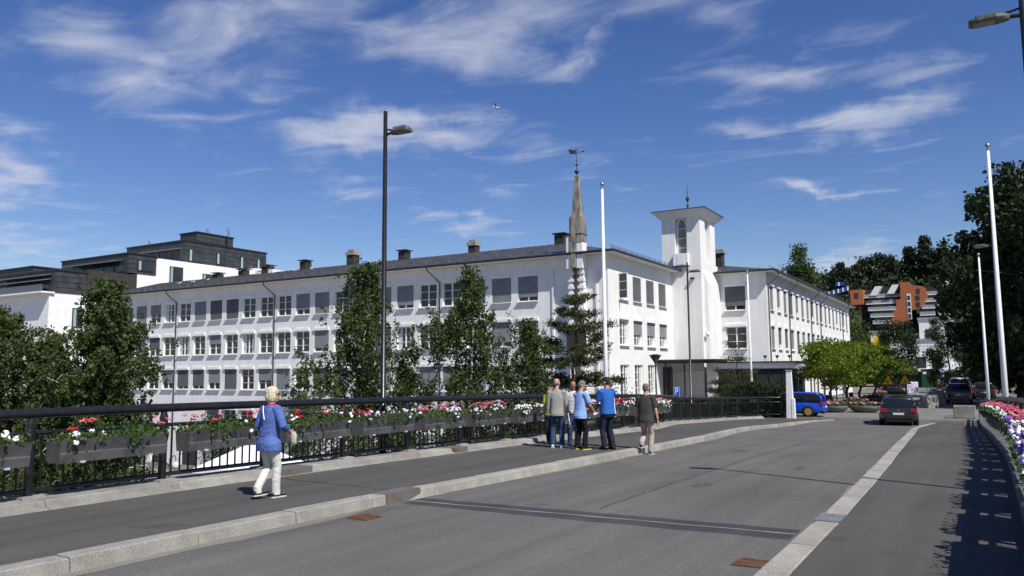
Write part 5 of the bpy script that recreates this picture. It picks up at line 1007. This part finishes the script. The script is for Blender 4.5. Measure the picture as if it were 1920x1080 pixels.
# ------------------------------------------------------------------ cars
tyre_m = mat('tyre', (.012, .012, .012), None, rough=.9); red_l = mat('tail_light', (.28, .01, .012), None, rough=.15, spec=.6); cglass = mat('car_glass', (.01, .012, .013), None, rough=.04, spec=.6)
WH = {}
def wheel_meshes(r, rimc):
    k = (r, rimc)
    if k not in WH:
        ty = MB().rings([[(q*cos(2*pi*i/22), y, q*sin(2*pi*i/22)) for i in range(22)] for q, y in ((r*.66, -.09), (r*.93, -.105), (r, -.06), (r, .06), (r*.93, .105), (r*.66, .09))]); rm = MB()
        rm.rings([[(q*cos(2*pi*i/22), y, q*sin(2*pi*i/22)) for i in range(22)] for q, y in ((r*.69, -.096), (r*.62, -.098), (r*.6, -.04), (r*.02, -.03))])
        for i in range(5):
            a = 2*pi*i/5; mt = Matrix.Rotation(a, 4, 'Y'); rm.box(r*.06, r*.62, -.085, -.045, -.035, .035, mt)
        rm.rings([[(q*cos(2*pi*i/10), y, q*sin(2*pi*i/10)) for i in range(10)] for q, y in ((.05, -.05), (.05, -.095), (.01, -.1))])
        WH[k] = (ty.mesh('tyre', tyre_m, True), rm.mesh('rim', rimc))
    return WH[k]
def car(label, P, heading, L, W, H, body, rim, belt=.92, slope=.35, hood=.78, box=None, cat='car', name='parked_car', hatch=.22):
    """heading: direction of travel (0 = +X); local x forward"""
    t = thing(name, label, cat, P, heading); w = W/2; gc = .2
    xs = [-L/2, -L/2+.05, -L/2+.22, -L*.33, -L*.18, 0, L*.15, L*.24, L*.34, L*.42, L/2-.12, L/2-.02, L/2]
    def hw(x): e = abs(x)/(L/2); return w*(1-.10*max(0, (e-.72)/.28)**2)
    def top(x): return belt if x < L*.2 else belt-(belt-hood)*min(1, (x-L*.2)/(L*.26))**.8-(.12 if x > L/2-.08 else 0)
    rr = []
    for x in xs:
        q = hw(x)*(.955 if abs(x) > L/2-.03 else 1); zt = top(x)-(.03 if abs(x) > L/2-.03 else 0); zb = gc+(.08 if abs(x) > L/2-.1 else 0)
        half = [(q*.80, zb), (q*.95, zb+.05), (q*.995, zb+.2), (q, (zb+zt)*.52), (q*.99, zt-.16), (q*.955, zt-.05), (q*.90, zt)]
        rr.append([(x, y, z) for y, z in half]+[(x, -y, z) for y, z in reversed(half)])
    bd = MB().rings(rr).build('body', body, t, True, fix=True); bv = bd.modifiers.new('s', 'SUBSURF'); bv.levels = 1; bv.render_levels = 1
    x0 = -L/2+.10; x1 = L*.245; ra0, ra1 = x0+hatch+.18, x1-.75
    cs = [(x0, .90, .86, belt-.02, belt+.02), (x0+.06, .93, .82, belt-.02, belt+(H-belt)*.35), (ra0-.1, .94, .76, belt-.02, H-.10), (ra0+.12, .945, .745, belt-.02, H-.03), ((ra0+ra1)/2, .95, .75, belt-.02, H), (ra1, .95, .74, belt-.02, H-.03), (ra1+.3, .94, .76, belt-.02, H-(H-belt)*.38), (x1, .90, .86, belt-.03, belt-.0)]
    rings_ = []
    for x, cw, rw, z0, z1 in cs:
        half = [(w*cw, z0), (w*(cw*.55+rw*.45), z0+(z1-z0)*.5), (w*(rw+.02), z1-(z1-z0)*.1), (w*(rw-.09), z1)]; rings_.append([(x, y, z) for y, z in half]+[(x, -y, z) for y, z in reversed(half)])
    MB().rings(rings_).build('windows', cglass, t, True, fix=True)
    rf = MB(); rf.rings([[(x, w*(rw+.03), z1-(H-belt)*.13), (x, w*(rw-.05), z1+.012), (x, 0, z1+.025), (x, -w*(rw-.05), z1+.012), (x, -w*(rw+.03), z1-(H-belt)*.13), (x, 0, z1-.04)] for x, cw, rw, z0, z1 in cs[2:6]]); rf.build('roof', body, t, True, fix=True)
    for s_ in (-1, 1):
        for ia, ib, th in ((2, 0, .055), (5, 7, .04)):
            a_ = cs[ia]; b_ = cs[ib]; MB().tube([(a_[0], s_*w*(a_[2]+.015), a_[4]-.06), (.5*(a_[0]+b_[0])+(-.05 if ib == 0 else .05), s_*w*(a_[2]+b_[1])*.505, .5*(a_[4]+b_[4])), (b_[0], s_*w*(b_[1]+.0), belt)], th, 6).build('pillar', body, t, True)
        for x in (x0+.95, x0+1.95): MB().rings([[(x+d, s_*w*.962, belt-.02), (x+d+.07, s_*w*.962, belt-.02), (x+d+.07, s_*w*.78, H-.09), (x+d, s_*w*.78, H-.09)] for d in (0,)]+[[(x, s_*w*.945, belt-.02), (x+.07, s_*w*.945, belt-.02), (x+.07, s_*w*.765, H-.09), (x, s_*w*.765, H-.09)]]).build('pillar', M['black'] if x < x0+1.5 else body, t, fix=True)
        tl_ = MB().box(-L/2-.012, -L/2+.22, min(s_*w*.62, s_*w*.97), max(s_*w*.62, s_*w*.97), belt-.24, belt-.04); bevel(tl_.build('tail_light', red_l, t), .02)
        MB().ell((L*.235, s_*(w+.1), belt+.06), (.07, .1, .07)).build('mirror', body, t, True)
        MB().box(L/2-.25, L/2-.01, min(s_*w*.55, s_*w*.93), max(s_*w*.55, s_*w*.93), hood-.2, hood-.07).build('headlight', M['curtain'], t)
        for x in (-.1, .95): MB().cb((x-.35, s_*(w+.003), belt-.13), (.2, .02, .03)).build('door_handle', body, t)
        MB().box(-L*.25, L*.25, min(s_*w*.97, s_*(w+.006)), max(s_*w*.97, s_*(w+.006)), gc-.02, gc+.09).build('sill', M['black'], t)
    r = .315*H/1.47 if H < 1.6 else .35; ty, rm = wheel_meshes(round(r, 3), rim)
    for x in (-L/2+.87, L/2-.88):
        for s_ in (-1, 1):
            MB().rings([[(x+q*cos(2*pi*i/20), s_*(w*yy), r+q*sin(2*pi*i/20)) for i in range(20)] for q, yy in ((r*1.16, .9), (r*1.16, .998), (r*1.02, 1.004), (.05, 1.004))]).build('wheel_arch', M['black'], t, fix=True)
            o = link('wheel', ty, t, (x, s_*(w-.075), r)); o.rotation_euler = (0, 0, 0 if s_ < 0 else pi); link('rim', rm, o)
    bevel(MB().box(-L/2-.06, -L/2+.14, -w*.9, w*.9, gc+.14, gc+.38).build('rear_bumper', body, t), .05, 2)
    MB().box(-L/2-.075, -L/2-.058, -.26, .26, belt-.36, belt-.25).build('number_plate', mat('plate_white', (.6, .6, .6), None), t); MB().cb((-L/2-.02, 0, belt-.13), (.03, .09, .07)).build('badge', M['steel'], t)
    MB().box(-L/2-.02, -L/2+.2, -w*.7, w*.7, gc, gc+.14).build('rear_valance', M['black'], t)
    MB().tube([(x0+.02, -.1, belt+.03), (x0+.1, .45, belt+.06)], .012, 4).build('wiper', M['black'], t)
    if box:
        bx = MB(); bl2, bw, bz, bh = box; bx.rings([[(x, -bw*f, H+bz), (x, -bw*f, H+bz+bh*.5*g_), (x, -bw*f*.8, H+bz+bh*g_), (x, bw*f*.8, H+bz+bh*g_), (x, bw*f, H+bz+bh*.5*g_), (x, bw*f, H+bz)] for x, f, g_ in ((-bl2, .7, .6), (-bl2+.08, .95, .9), (-bl2+.4, 1, 1), (bl2-.7, 1, 1), (bl2-.1, .8, .7), (bl2, .55, .35))]); bo = bx.build('roof_box', mat('box_black', (.012, .012, .013), None, rough=.35), t, True, fix=True)
        for x in (-.6, .35): MB().tube([(x-.1, -w*.72, H-.05), (x-.1, -w*.7, H+.09), (x-.1, w*.7, H+.09), (x-.1, w*.72, H-.05)], .025, 6).build('roof_bar', M['steel'], t)
    return t
paint = lambda n, c, m=.35, r=.25: mat(n, c, None, rough=r, metal=m, spec=.5, coat=.6)
charc = paint('charcoal_paint', (.028, .027, .026)); gold = mat('gold_rim', (.55, .38, .12), None, rough=.35, metal=.7); silver = mat('silver_rim', (.45, .45, .46), None, rough=.3, metal=.7)
car('dark grey estate car with black roof box driving away on the road', (-4.30, 48.4, zr(48.4)+.003), R(95), 4.65, 1.80, 1.46, charc, silver, box=(1.05, .50, .15, .36), name='estate_car')
car('bright blue estate car with gold wheels behind the white pillar', (-11.15, 53.4, PLZ+.008), R(180), 4.5, 1.74, 1.5, paint('blue_paint', (.006, .07, .58), .1), gold, name='estate_car', hatch=.03)
car('dark grey off-road car parked at the right side of the street', (-2.2, 78.2, PLZ+.008), R(91), 4.7, 1.9, 1.68, paint('dark_grey_paint', (.03, .03, .034)), silver, belt=1.05, hood=.98)
car('white van parked in front of the dark off-road car', (-2.3, 86.5, PLZ+.008), R(91), 4.9, 1.92, 2.05, paint('white_car_paint', (.72, .72, .73), 0), silver, belt=1.2, hood=1.05, hatch=.1)
car('dark car parked beside the white van at the right', (-.4, 88.5, PLZ+.008), R(91), 4.5, 1.8, 1.6, paint('blue_grey_paint', (.03, .04, .055)), silver, belt=1.0, hood=.9)
car('black car parked sideways at the far end of the street', (-11.5, 124, PLZ+.008), R(170), 4.4, 1.75, 1.45, paint('black_paint2', (.012, .012, .013)), silver)
# ------------------------------------------------------------------ people
def remesh(name, mb, m, parent, vox, sm=4, fac=.5):
    me = mb.mesh(name, m); bm = bmesh.new(); bm.from_mesh(me); bmesh.ops.recalc_face_normals(bm, faces=bm.faces); bm.to_mesh(me); bm.free()
    o = bpy.data.objects.new(name, me); COL.objects.link(o); a = o.modifiers.new('r', 'REMESH'); a.mode = 'VOXEL'; a.voxel_size = vox
    b = o.modifiers.new('s', 'SMOOTH'); b.factor = fac; b.iterations = sm
    dg = bpy.context.evaluated_depsgraph_get(); me2 = bpy.data.meshes.new_from_object(o.evaluated_get(dg)); bpy.data.objects.remove(o); bpy.data.meshes.remove(me)
    me2.materials.clear(); me2.materials.append(m); me2.polygons.foreach_set('use_smooth', [True]*len(me2.polygons)); me2.name = name
    return link(name, me2, parent)
def ring_stack(mb, R_, n=16):       # rings (cx,cy,z,rx,ry)
    mb.rings([[(cx+rx*abs(cos(a))**.85*(1 if cos(a) > 0 else -1), cy+ry*abs(sin(a))**.85*(1 if sin(a) > 0 else -1), z) for a in [2*pi*k/n for k in range(n)]] for cx, cy, z, rx, ry in R_])
def ik(a, c, l1, l2, hint):
    a, c = Vector(a), Vector(c); d = c-a; L = min(d.length, (l1+l2)*.999); d.normalize(); c = a+d*L
    x = (l1*l1-l2*l2+L*L)/(2*L); h = sqrt(max(l1*l1-x*x, 0)); hv_ = Vector(hint); hv_ -= d*hv_.dot(d); hv_.normalize(); return a+d*x+hv_*h, c
def fabric(n, c, v=.82, sc=9, b=.6): return mat('cloth_'+n, tuple(q*v for q in c), c, sc, .9, b, 22, spec=.1)
SK = mat('skin', (.42, .22, .15), (.52, .29, .20), 8, .55); SKT = mat('tanned_skin', (.30, .12, .065), (.38, .17, .10), 8, .55)
def person(label, P, rz, H=1.78, lf=(-.10, 0, .08), rf=(.10, 0, .08), lh=(-.24, .04, .84), rh=(.24, .04, .84), lean=0, head=(0, 0), skin=SK, hairm=None, hair='short', shirt=None, sleeve='short', trousers=None, shoe=None, sole=None, girth=1.0, hem=.86, fem=False, vox=.0085, lhint=(-.6, -1, 0), rhint=(.6, -1, 0), shoe_z=0, name='person', curl=.8):
    s = H*.94/1.78; t = thing(name, label, 'person', P, rz); SC = Matrix.Scale(s, 3)
    hipz = .93; sw = .165 if fem else .19; g = girth
    ly = lean
    sh = {-1: Vector((-sw, ly*.95, 1.44)), 1: Vector((sw, ly*.95, 1.44))}; hp = {-1: Vector((-.09, 0, hipz)), 1: Vector((.09, 0, hipz))}
    hc = Vector((0, ly*1.15+.025, 1.665)); wr = {}; el = {}; an = {}; kn = {}
    for k, h_, hi in ((-1, lh, lhint), (1, rh, rhint)): el[k], wr[k] = ik(sh[k], h_, .30, .265, hi)
    for k, f_ in ((-1, lf), (1, rf)): kn[k], an[k] = ik(hp[k], f_, .435, .43, (0.12*k, 1, 0))
    HR = Matrix.Rotation(head[0], 3, 'Z') @ Matrix.Rotation(head[1], 3, 'X')
    nk = Vector((0, ly*1.0, 1.50))
    hpnt = lambda v: tuple(hc+HR @ Vector(v))
    b = MB()
    # head: cranium, face, jaw, nose, ears; neck; arms; hands; legs; trunk, one surface after the remesh
    b.ell(hpnt((0, -.008, .03)), (.077, .095, .093), 14, 10, HR); b.ell(hpnt((0, .025, -.03)), (.064, .072, .088), 12, 9, HR); b.ell(hpnt((0, .042, -.085)), (.045, .045, .038), 10, 7, HR)
    b.tube([hpnt((0, .088, .015)), hpnt((0, .112, -.028)), hpnt((0, .092, -.042))], [.011, .017, .011], 8)
    for k in (-1, 1): b.ell(hpnt((k*.079, -.005, -.01)), (.012, .022, .034), 8, 6, HR); b.ell(hpnt((k*.032, .082, .038)), (.026, .012, .011), 8, 6, HR)
    b.ell(hpnt((0, .088, -.064)), (.026, .012, .012), 8, 6, HR)
    b.tube([tuple(nk+Vector((0, -.01, -.06))), tuple(nk+Vector((0, 0, .02))), tuple(hc+Vector((0, -.012, -.07)))], [.068, .056, .056], 12)
    ring_stack(b, [(0, 0, .86, .14*g, .10*g), (0, ly*.2, 1.05, .125*g, .095*g), (0, ly*.6, 1.25, .145*g, .10*g), (0, ly*.9, 1.42, .15, .085), (0, ly, 1.49, .07, .06)])
    for k in (-1, 1):
        b.tube([tuple(sh[k]-Vector((k*.03, 0, 0))), tuple(el[k]), tuple(wr[k])], [.052, .042, .028], 10)
        fd = (wr[k]-el[k]).normalized(); inw = Vector((-k, 0, 0)); inw = (inw-fd*inw.dot(fd)).normalized(); sd = fd.cross(inw)*k     # palm faces inwards
        pc = wr[k]+fd*.05
        for q in range(4):                              # palm and four fingers
            off_ = sd*(.030-.02*q); r0 = wr[k]+fd*.02+off_*.6; k1 = wr[k]+fd*(.092+.004*(q in (1, 2)))+off_; ln = (.036, .042, .040, .032)[q]
            d1 = (fd*cos(curl*.6)+inw*sin(curl*.6)).normalized(); d2 = (fd*cos(curl*1.3)+inw*sin(curl*1.3)).normalized(); k2 = k1+d1*ln; k3 = k2+d2*ln*.8
            b.tube([tuple(r0), tuple(k1), tuple(k2), tuple(k3)], [.016, .0125, .010, .008], 7)
        t0 = wr[k]+fd*.03+sd*.022; t1 = t0+sd*.034+fd*.024+inw*.012; t2 = t1+fd*.034+inw*.012; b.tube([tuple(t0), tuple(t1), tuple(t2)], [.015, .012, .009], 7)
        b.tube([tuple(hp[k]), tuple(kn[k]), tuple(an[k])], [.085, .055, .042], 10); ft = an[k]; b.tube([(ft.x, ft.y-.04, ft.z-.03), (ft.x+k*.012, ft.y+.14, ft.z-.045)], [.035, .03], 8)
    sc_ = lambda mb: setattr(mb, 'v', [(x*s, y*s, z*s) for x, y, z in mb.v]) or mb
    remesh('body', sc_(b), skin, t, vox, 3, .45)
    # trousers
    tr_w = .118 if fem else .105
    b = MB(); ring_stack(b, [(0, 0, .80, .158*g, .120*g), (0, -.012, .88, .166*g, .128*g), (0, -.008, .98, .150*g, .114*g), (0, ly*.2, 1.04, .150*g, .115*g)])
    for k in (-1, 1):
        a0, k0, f0 = hp[k], kn[k], an[k]; bot = f0+Vector((0, .0, -.035)); kick = (f0-k0).normalized()
        b.tube([tuple(a0+Vector((-k*.01, -.01, -.01))), tuple(a0.lerp(k0, .45)), tuple(k0), tuple(k0.lerp(f0, .5)+Vector((0, -.012, 0))), tuple(f0+Vector((0, -.006, .05))), tuple(bot)], [.100*g, .091, .074, .072, .070, .072], 14)
    remesh('trousers', sc_(b), trousers, t, vox*.95, 4)
    # shirt
    b = MB(); hw_ = .208 if fem else .184
    tors = [(0, 0, hem, hw_*g, .152*g), (0, -.004, .88, (hw_-.004)*g, .152*g), (0, ly*.25, 1.02, (.158 if fem else .166)*g, .128*g), (0, ly*.5, 1.15, .163*g, .122*g), (0, ly*.75, 1.28, .178*(.5+.5*g), .122*(.5+.5*g)), (0, ly*.95, 1.40, .185, .105), (0, ly, 1.465, .13, .085), (0, ly, 1.505, .072, .068)]
    ring_stack(b, tors)
    for k in (-1, 1):
        e, w_r = el[k], wr[k]; S_ = sh[k]
        if sleeve == 'long': pts = [S_-Vector((k*.05, 0, .0)), S_+Vector((k*.0, 0, -.01)), S_.lerp(e, .5), e, e.lerp(w_r, .5), w_r-(w_r-e)*.06]; rad = [.075, .080, .070, .062, .056, .046]
        elif sleeve == 'mid': pts = [S_-Vector((k*.05, 0, .0)), S_+Vector((0, 0, -.01)), S_.lerp(e, .5), e, e.lerp(w_r, .45)]; rad = [.078, .082, .076, .074, .070]
        else: pts = [S_-Vector((k*.05, 0, .0)), S_+Vector((0, 0, -.01)), S_.lerp(e, .45), S_.lerp(e, .82)]; rad = [.078, .084, .080, .078]
        b.tube([tuple(p) for p in pts], rad, 12)
    shirt_o = remesh('shirt', sc_(b), shirt, t, vox*.95, 4)
    # shoes
    for k in (-1, 1):
        f = an[k]; fl_ = min(0, 0); zt = f.z-.08
        so_ = MB(); st = [(-.095, .030, .05), (-.06, .040, .085), (0, .042, .085), (.06, .044, .07), (.12, .046, .05), (.165, .038, .04), (.19, .02, .03)]
        so_.rings([[(f.x+k*.012*(y_/.2)+w*1.02*cos(2*pi*q/10), f.y+y_, zt+.012+max(0, h_*(.5+.5*sin(2*pi*q/10)))) for q in range(10)] for y_, w, h_ in st])
        sh_o = sc_(so_).build('shoe', shoe, t, True, fix=True)
        sl_ = MB(); sl_.rings([[(f.x+k*.012*(y_/.2)+sx*w*1.1, f.y+y_, zt+zz_) for sx, zz_ in ((-1, 0), (1, 0), (1, .02), (-1, .02))] for y_, w, h_ in st]); sc_(sl_).build('sole', sole or shoe, sh_o, fix=True)
    # hair and face
    if hairm:
        b = MB()
        if hair == 'short': b.ell(hpnt((0, -.018, .045)), (.083, .097, .090), 14, 10, HR); b.ell(hpnt((0, -.055, -.005)), (.070, .055, .070), 12, 8, HR)
        elif hair == 'bob':
            b.ell(hpnt((0, -.02, .045)), (.098, .112, .100), 14, 10, HR); b.ell(hpnt((0, -.055, -.03)), (.094, .075, .10), 12, 8, HR)
            for k in (-1, 1): b.ell(hpnt((k*.072, -.02, -.03)), (.032, .07, .085), 10, 8, HR)
        elif hair == 'fringe': b.ell(hpnt((0, -.045, -.01)), (.078, .06, .06), 12, 8, HR)
        ho = remesh('hair', sc_(b), hairm, t, vox*.9, 2, .4)
        nz_ = np.random.default_rng(3); co = np.empty(len(ho.data.vertices)*3, dtype=np.float32); ho.data.vertices.foreach_get('co', co); co += nz_.normal(size=len(co)).astype(np.float32)*.0018; ho.data.vertices.foreach_set('co', co)
    for k in (-1, 1): sc_(MB().ell(hpnt((k*.031, .083, .012)), (.011, .006, .007), 8, 6, HR)).build('eye', M['black'], t, True)
    sc_(MB().ell(hpnt((0, .0975, -.064)), (.022, .004, .004), 8, 6, HR)).build('mouth', mat('lips', (.28, .09, .08), None), t, True)
    return t, dict(wr=wr, el=el, s=s, hp=hpnt, HR=HR, sh=sh)
cam_grey = fabric('grey', (.30, .30, .275)); jeans = fabric('denim', (.045, .075, .16), .65); blk = fabric('black', (.014, .014, .017)); wht = fabric('white', (.72, .72, .70)); lblue = fabric('light_blue', (.26, .40, .72), .85)
cobalt = fabric('cobalt', (.03, .125, .44), .85); navy = fabric('navy', (.022, .024, .038)); dkgrey = fabric('charcoal', (.055, .055, .05)); beige = fabric('beige', (.44, .36, .30)); hv = fabric('hi_vis', (.50, .80, .02), .9); wblue = fabric('tunic_blue', (.10, .16, .42), .72, 7, .9); cream = fabric('cream', (.66, .64, .58), .85, 6, .8)
stripe = bpy.data.materials.new('striped_cloth'); stripe.use_nodes = True; nt = stripe.node_tree; wv_ = N(nt, 'ShaderNodeTexWave'); wv_.bands_direction = 'Z'; wv_.inputs['Scale'].default_value = 9; nt.links.new(N(nt, 'ShaderNodeTexCoord').outputs['Object'], wv_.inputs['Vector']); rp_ = N(nt, 'ShaderNodeValToRGB'); rp_.color_ramp.elements[0].position = .25; rp_.color_ramp.elements[1].position = .35; rp_.color_ramp.elements[0].color = (.08, .10, .2, 1); rp_.color_ramp.elements[1].color = (.72, .72, .72, 1); nt.links.new(wv_.outputs['Fac'], rp_.inputs[0]); nt.links.new(rp_.outputs[0], nt.nodes['Principled BSDF'].inputs['Base Color'])
h_blond = mat('white_blond_hair', (.45, .38, .25), (.72, .66, .52), 25, .6, .9, 50, stretch=(1, 1, .3)); h_grey = mat('grey_hair', (.10, .10, .10), (.22, .22, .21), 25, .7, .8, 60); h_dark = mat('dark_hair', (.012, .010, .009), (.03, .025, .02), 25, .6, .8, 60); h_brown = mat('brown_grey_hair', (.09, .075, .06), (.17, .15, .13), 25, .7, .8, 60)
sh_w = mat('white_shoe', (.55, .55, .52), None, rough=.7); sh_b = mat('black_shoe', (.012, .012, .012), None, rough=.5); sh_y = mat('yellow_sole', (.60, .58, .10), None, rough=.7)
def sheet(parent, name, P, size, rot, m, th=.006):
    o = MB().cb((0, 0, 0), (size[0], size[1], th)).build(name, m, parent); o.location = P; o.rotation_euler = rot; return o
paper = mat('paper', (.75, .75, .73), None, rough=.7)
G = lambda x, y, dz=0: (x, y, zs(y)+dz)
# walking woman
t, d = person('woman with white blond bob in blue tunic and white trousers walking', G(-8.78, 8.05), R(-4), 1.63, lf=(-.06, -.15, .13), rf=(.06, .12, .08), lh=(-.22, .20, 1.0), rh=(.21, .26, 1.06), lean=.03, head=(R(-38), R(0)), hairm=h_blond, hair='bob', shirt=wblue, sleeve='mid', trousers=cream, shoe=sh_b, sole=sh_w, hem=.76, fem=True, vox=.007, girth=1.10)
s_ = d['s']
st_ = MB(); st_.tube([(.05*s_, -.085*s_, 1.49*s_), (.0, -.132*s_, 1.40*s_), (-.06*s_, -.150*s_, 1.27*s_)][::1], .007, 6); st_.v = [(-x, y, z) for x, y, z in st_.v]; st_.build('bag_strap', M['white'], t)
bt = MB(); bt.rings([[(.176*s_*cos(a)*1.06, .142*s_*sin(a)*1.06+.006, z) for a in [2*pi*k/20 for k in range(20)]] for z in (1.0*s_, 1.02*s_)]); bt.build('belt', wblue, t)
cr_ = MB(); cr_.rings([[(.075*s_*cos(a), .072*s_*sin(a)+.03*s_, z) for a in [2*pi*k/16 for k in range(16)]] for z in (1.488*s_, 1.525*s_)]); cr_.build('red_collar', fabric('red', (.45, .03, .03)), t)
gl = MB()
for k in (-1, 1): gl.ell(tuple(q*s_ for q in d['hp']((k*.034, .098, .014))), (.026, .008, .020), 10, 6, d['HR']); gl.tube([tuple(q*s_ for q in d['hp']((k*.06, .09, .018))), tuple(q*s_ for q in d['hp']((k*.092, .0, .012)))], .004, 5)
gl.build('sunglasses', M['black'], t, True)
bag = thing('cloth_bundle', 'pale folded cloth hat in the walking woman\'s right hand', 'bundle', t.location, t.rotation_euler.z); rh = d['wr'][1]*s_
MB().rings([[(rh.x+r*cos(a), rh.y+.06+r*.7*sin(a), rh.z+z) for a in [2*pi*k/10 for k in range(10)]] for r, z in ((.025, .0), (.06, -.06), (.05, -.12), (.065, -.17), (.02, -.19))]).build('cloth', mat('pale_cloth', (.34, .35, .28), (.46, .46, .38), 20, .9, .6), bag, True, fix=True)
# group of men
t, d = person('bald man in grey shirt and blue jeans seen from behind', G(-9.25, 17.75), R(22), 1.80, lf=(-.13, .02, .08), rf=(.12, .0, .08), rh=(.27, .06, .82), head=(R(-22), R(-4)), hairm=h_grey, hair='fringe', shirt=cam_grey, sleeve='long', trousers=jeans, shoe=sh_w, hem=.82, girth=1.06)
pp_ = thing('paper_sheet', 'folded white paper held low by the man in grey', 'paper', t.location, t.rotation_euler.z); w = d['wr'][1]*d['s']; sheet(pp_, 'sheet', (w.x+.01, w.y+.07, w.z-.12), (.008, .15, .006), (R(15), 0, 0), paper); sheet(pp_, 'page', (w.x+.0, w.y+.07, w.z-.13), (.21, .30, .004), (R(75), R(10), R(70)), paper)
t, d = person('man in white striped shirt looking down, facing the camera', G(-9.35, 18.85), R(-150), 1.74, lh=(-.16, .28, 1.0), rh=(.16, .28, 1.0), head=(R(10), R(-32)), lean=.04, skin=SKT, hairm=h_brown, hair='fringe', shirt=stripe, trousers=jeans, shoe=sh_b, sole=sh_w, hem=.88, lhint=(-.5, -.6, -1), rhint=(.5, -.6, -1))
t, d = person('man in light blue polo shirt and black trousers reading a paper', G(-8.55, 17.6), R(-22), 1.74, lf=(-.11, .0, .08), rf=(.13, .05, .08), lh=(-.06, .34, 1.02), rh=(.17, .33, 1.0), head=(R(-28), R(-34)), lean=.05, hairm=h_grey, shirt=lblue, trousers=blk, shoe=sh_b, sole=sh_y, hem=.80, girth=1.08, lhint=(-.7, -.6, -.8), rhint=(.7, -.6, -.8))
pp_ = thing('paper_sheet', 'white paper held by the man in light blue', 'paper', t.location, t.rotation_euler.z); w = d['wr'][1]*d['s']; sheet(pp_, 'sheet', (w.x+.02, w.y+.13, w.z-.02), (.21, .29, .005), (R(28), R(8), R(-20)), paper)
t, d = person('tanned man in white shirt half hidden behind the blue shirt', G(-8.25, 18.75), R(105), 1.77, lh=(-.10, .32, 1.06), rh=(.14, .32, 1.06), head=(R(8), R(-8)), skin=SKT, hairm=h_brown, shirt=wht, trousers=blk, shoe=sh_b, sole=sh_y, hem=.875, lhint=(-.6, -.6, -.8), rhint=(.6, -.6, -.8))
t, d = person('man in cobalt blue shirt and navy trousers with folded arms', G(-7.98, 17.95), R(62), 1.83, lf=(-.12, .0, .08), rf=(.12, -.03, .08), lh=(-.10, .34, 1.10), rh=(.10, .36, 1.08), head=(R(14), R(-10)), hairm=h_dark, shirt=cobalt, trousers=navy, shoe=sh_b, hem=.875, girth=1.12, lhint=(-.7, -.6, -.7), rhint=(.7, -.6, -.7))
w = d['wr'][-1]*d['s']; e_ = d['el'][-1]*d['s']; u_ = (w-e_).normalized(); MB().tube([tuple(w-u_*.03), tuple(w-u_*.005)], .036, 12).build('watch_band', M['steel'], t, True)
pp_ = thing('clipboard', 'dark clipboard held by the man in cobalt blue', 'clipboard', t.location, t.rotation_euler.z); sheet(pp_, 'board', (w.x+.08, w.y+.13, w.z+.03), (.24, .33, .012), (R(15), R(-5), R(8)), M['dark'], .012); sheet(pp_, 'page', (w.x+.08, w.y+.13, w.z+.041), (.21, .29, .003), (R(15), R(-5), R(8)), paper, .003)
t, d = person('person in yellow-green vest hidden behind the man in grey', G(-9.95, 18.75), R(170), 1.66, shirt=hv, trousers=navy, shoe=sh_b, hairm=h_dark, head=(0, R(-25)), hem=.85)
t, d = person('man in charcoal T-shirt and beige trousers stepping off the kerb', (-7.22, 18.55, zr(18.5)), R(2), 1.80, lf=(-.10, -.12, .26), rf=(.08, .06, .08), lh=(-.30, .06, .86), rh=(.30, .02, .86), head=(R(-8), R(-3)), hairm=h_brown, shirt=dkgrey, trousers=beige, shoe=sh_b, sole=sh_w, hem=.80, girth=1.2)
person('man in white shirt at the far end of the street', (-6.0, 128, PLZ), R(60), 1.8, lf=(-.1, -.2, .1), rf=(.1, .2, .08), shirt=wht, trousers=navy, shoe=sh_b, hairm=h_grey, vox=.02, lean=.1)
person('small child in red and white beside the stone blocks', (-4.7, 98, PLZ), R(160), 1.25, shirt=fabric('coral', (.6, .16, .08)), trousers=wht, shoe=sh_b, hairm=h_blond, vox=.02)
person('person in red top far down the street', (-11.6, 130, PLZ), R(20), 1.7, shirt=fabric('red2', (.5, .02, .05)), trousers=blk, shoe=sh_b, hairm=h_dark, vox=.02)
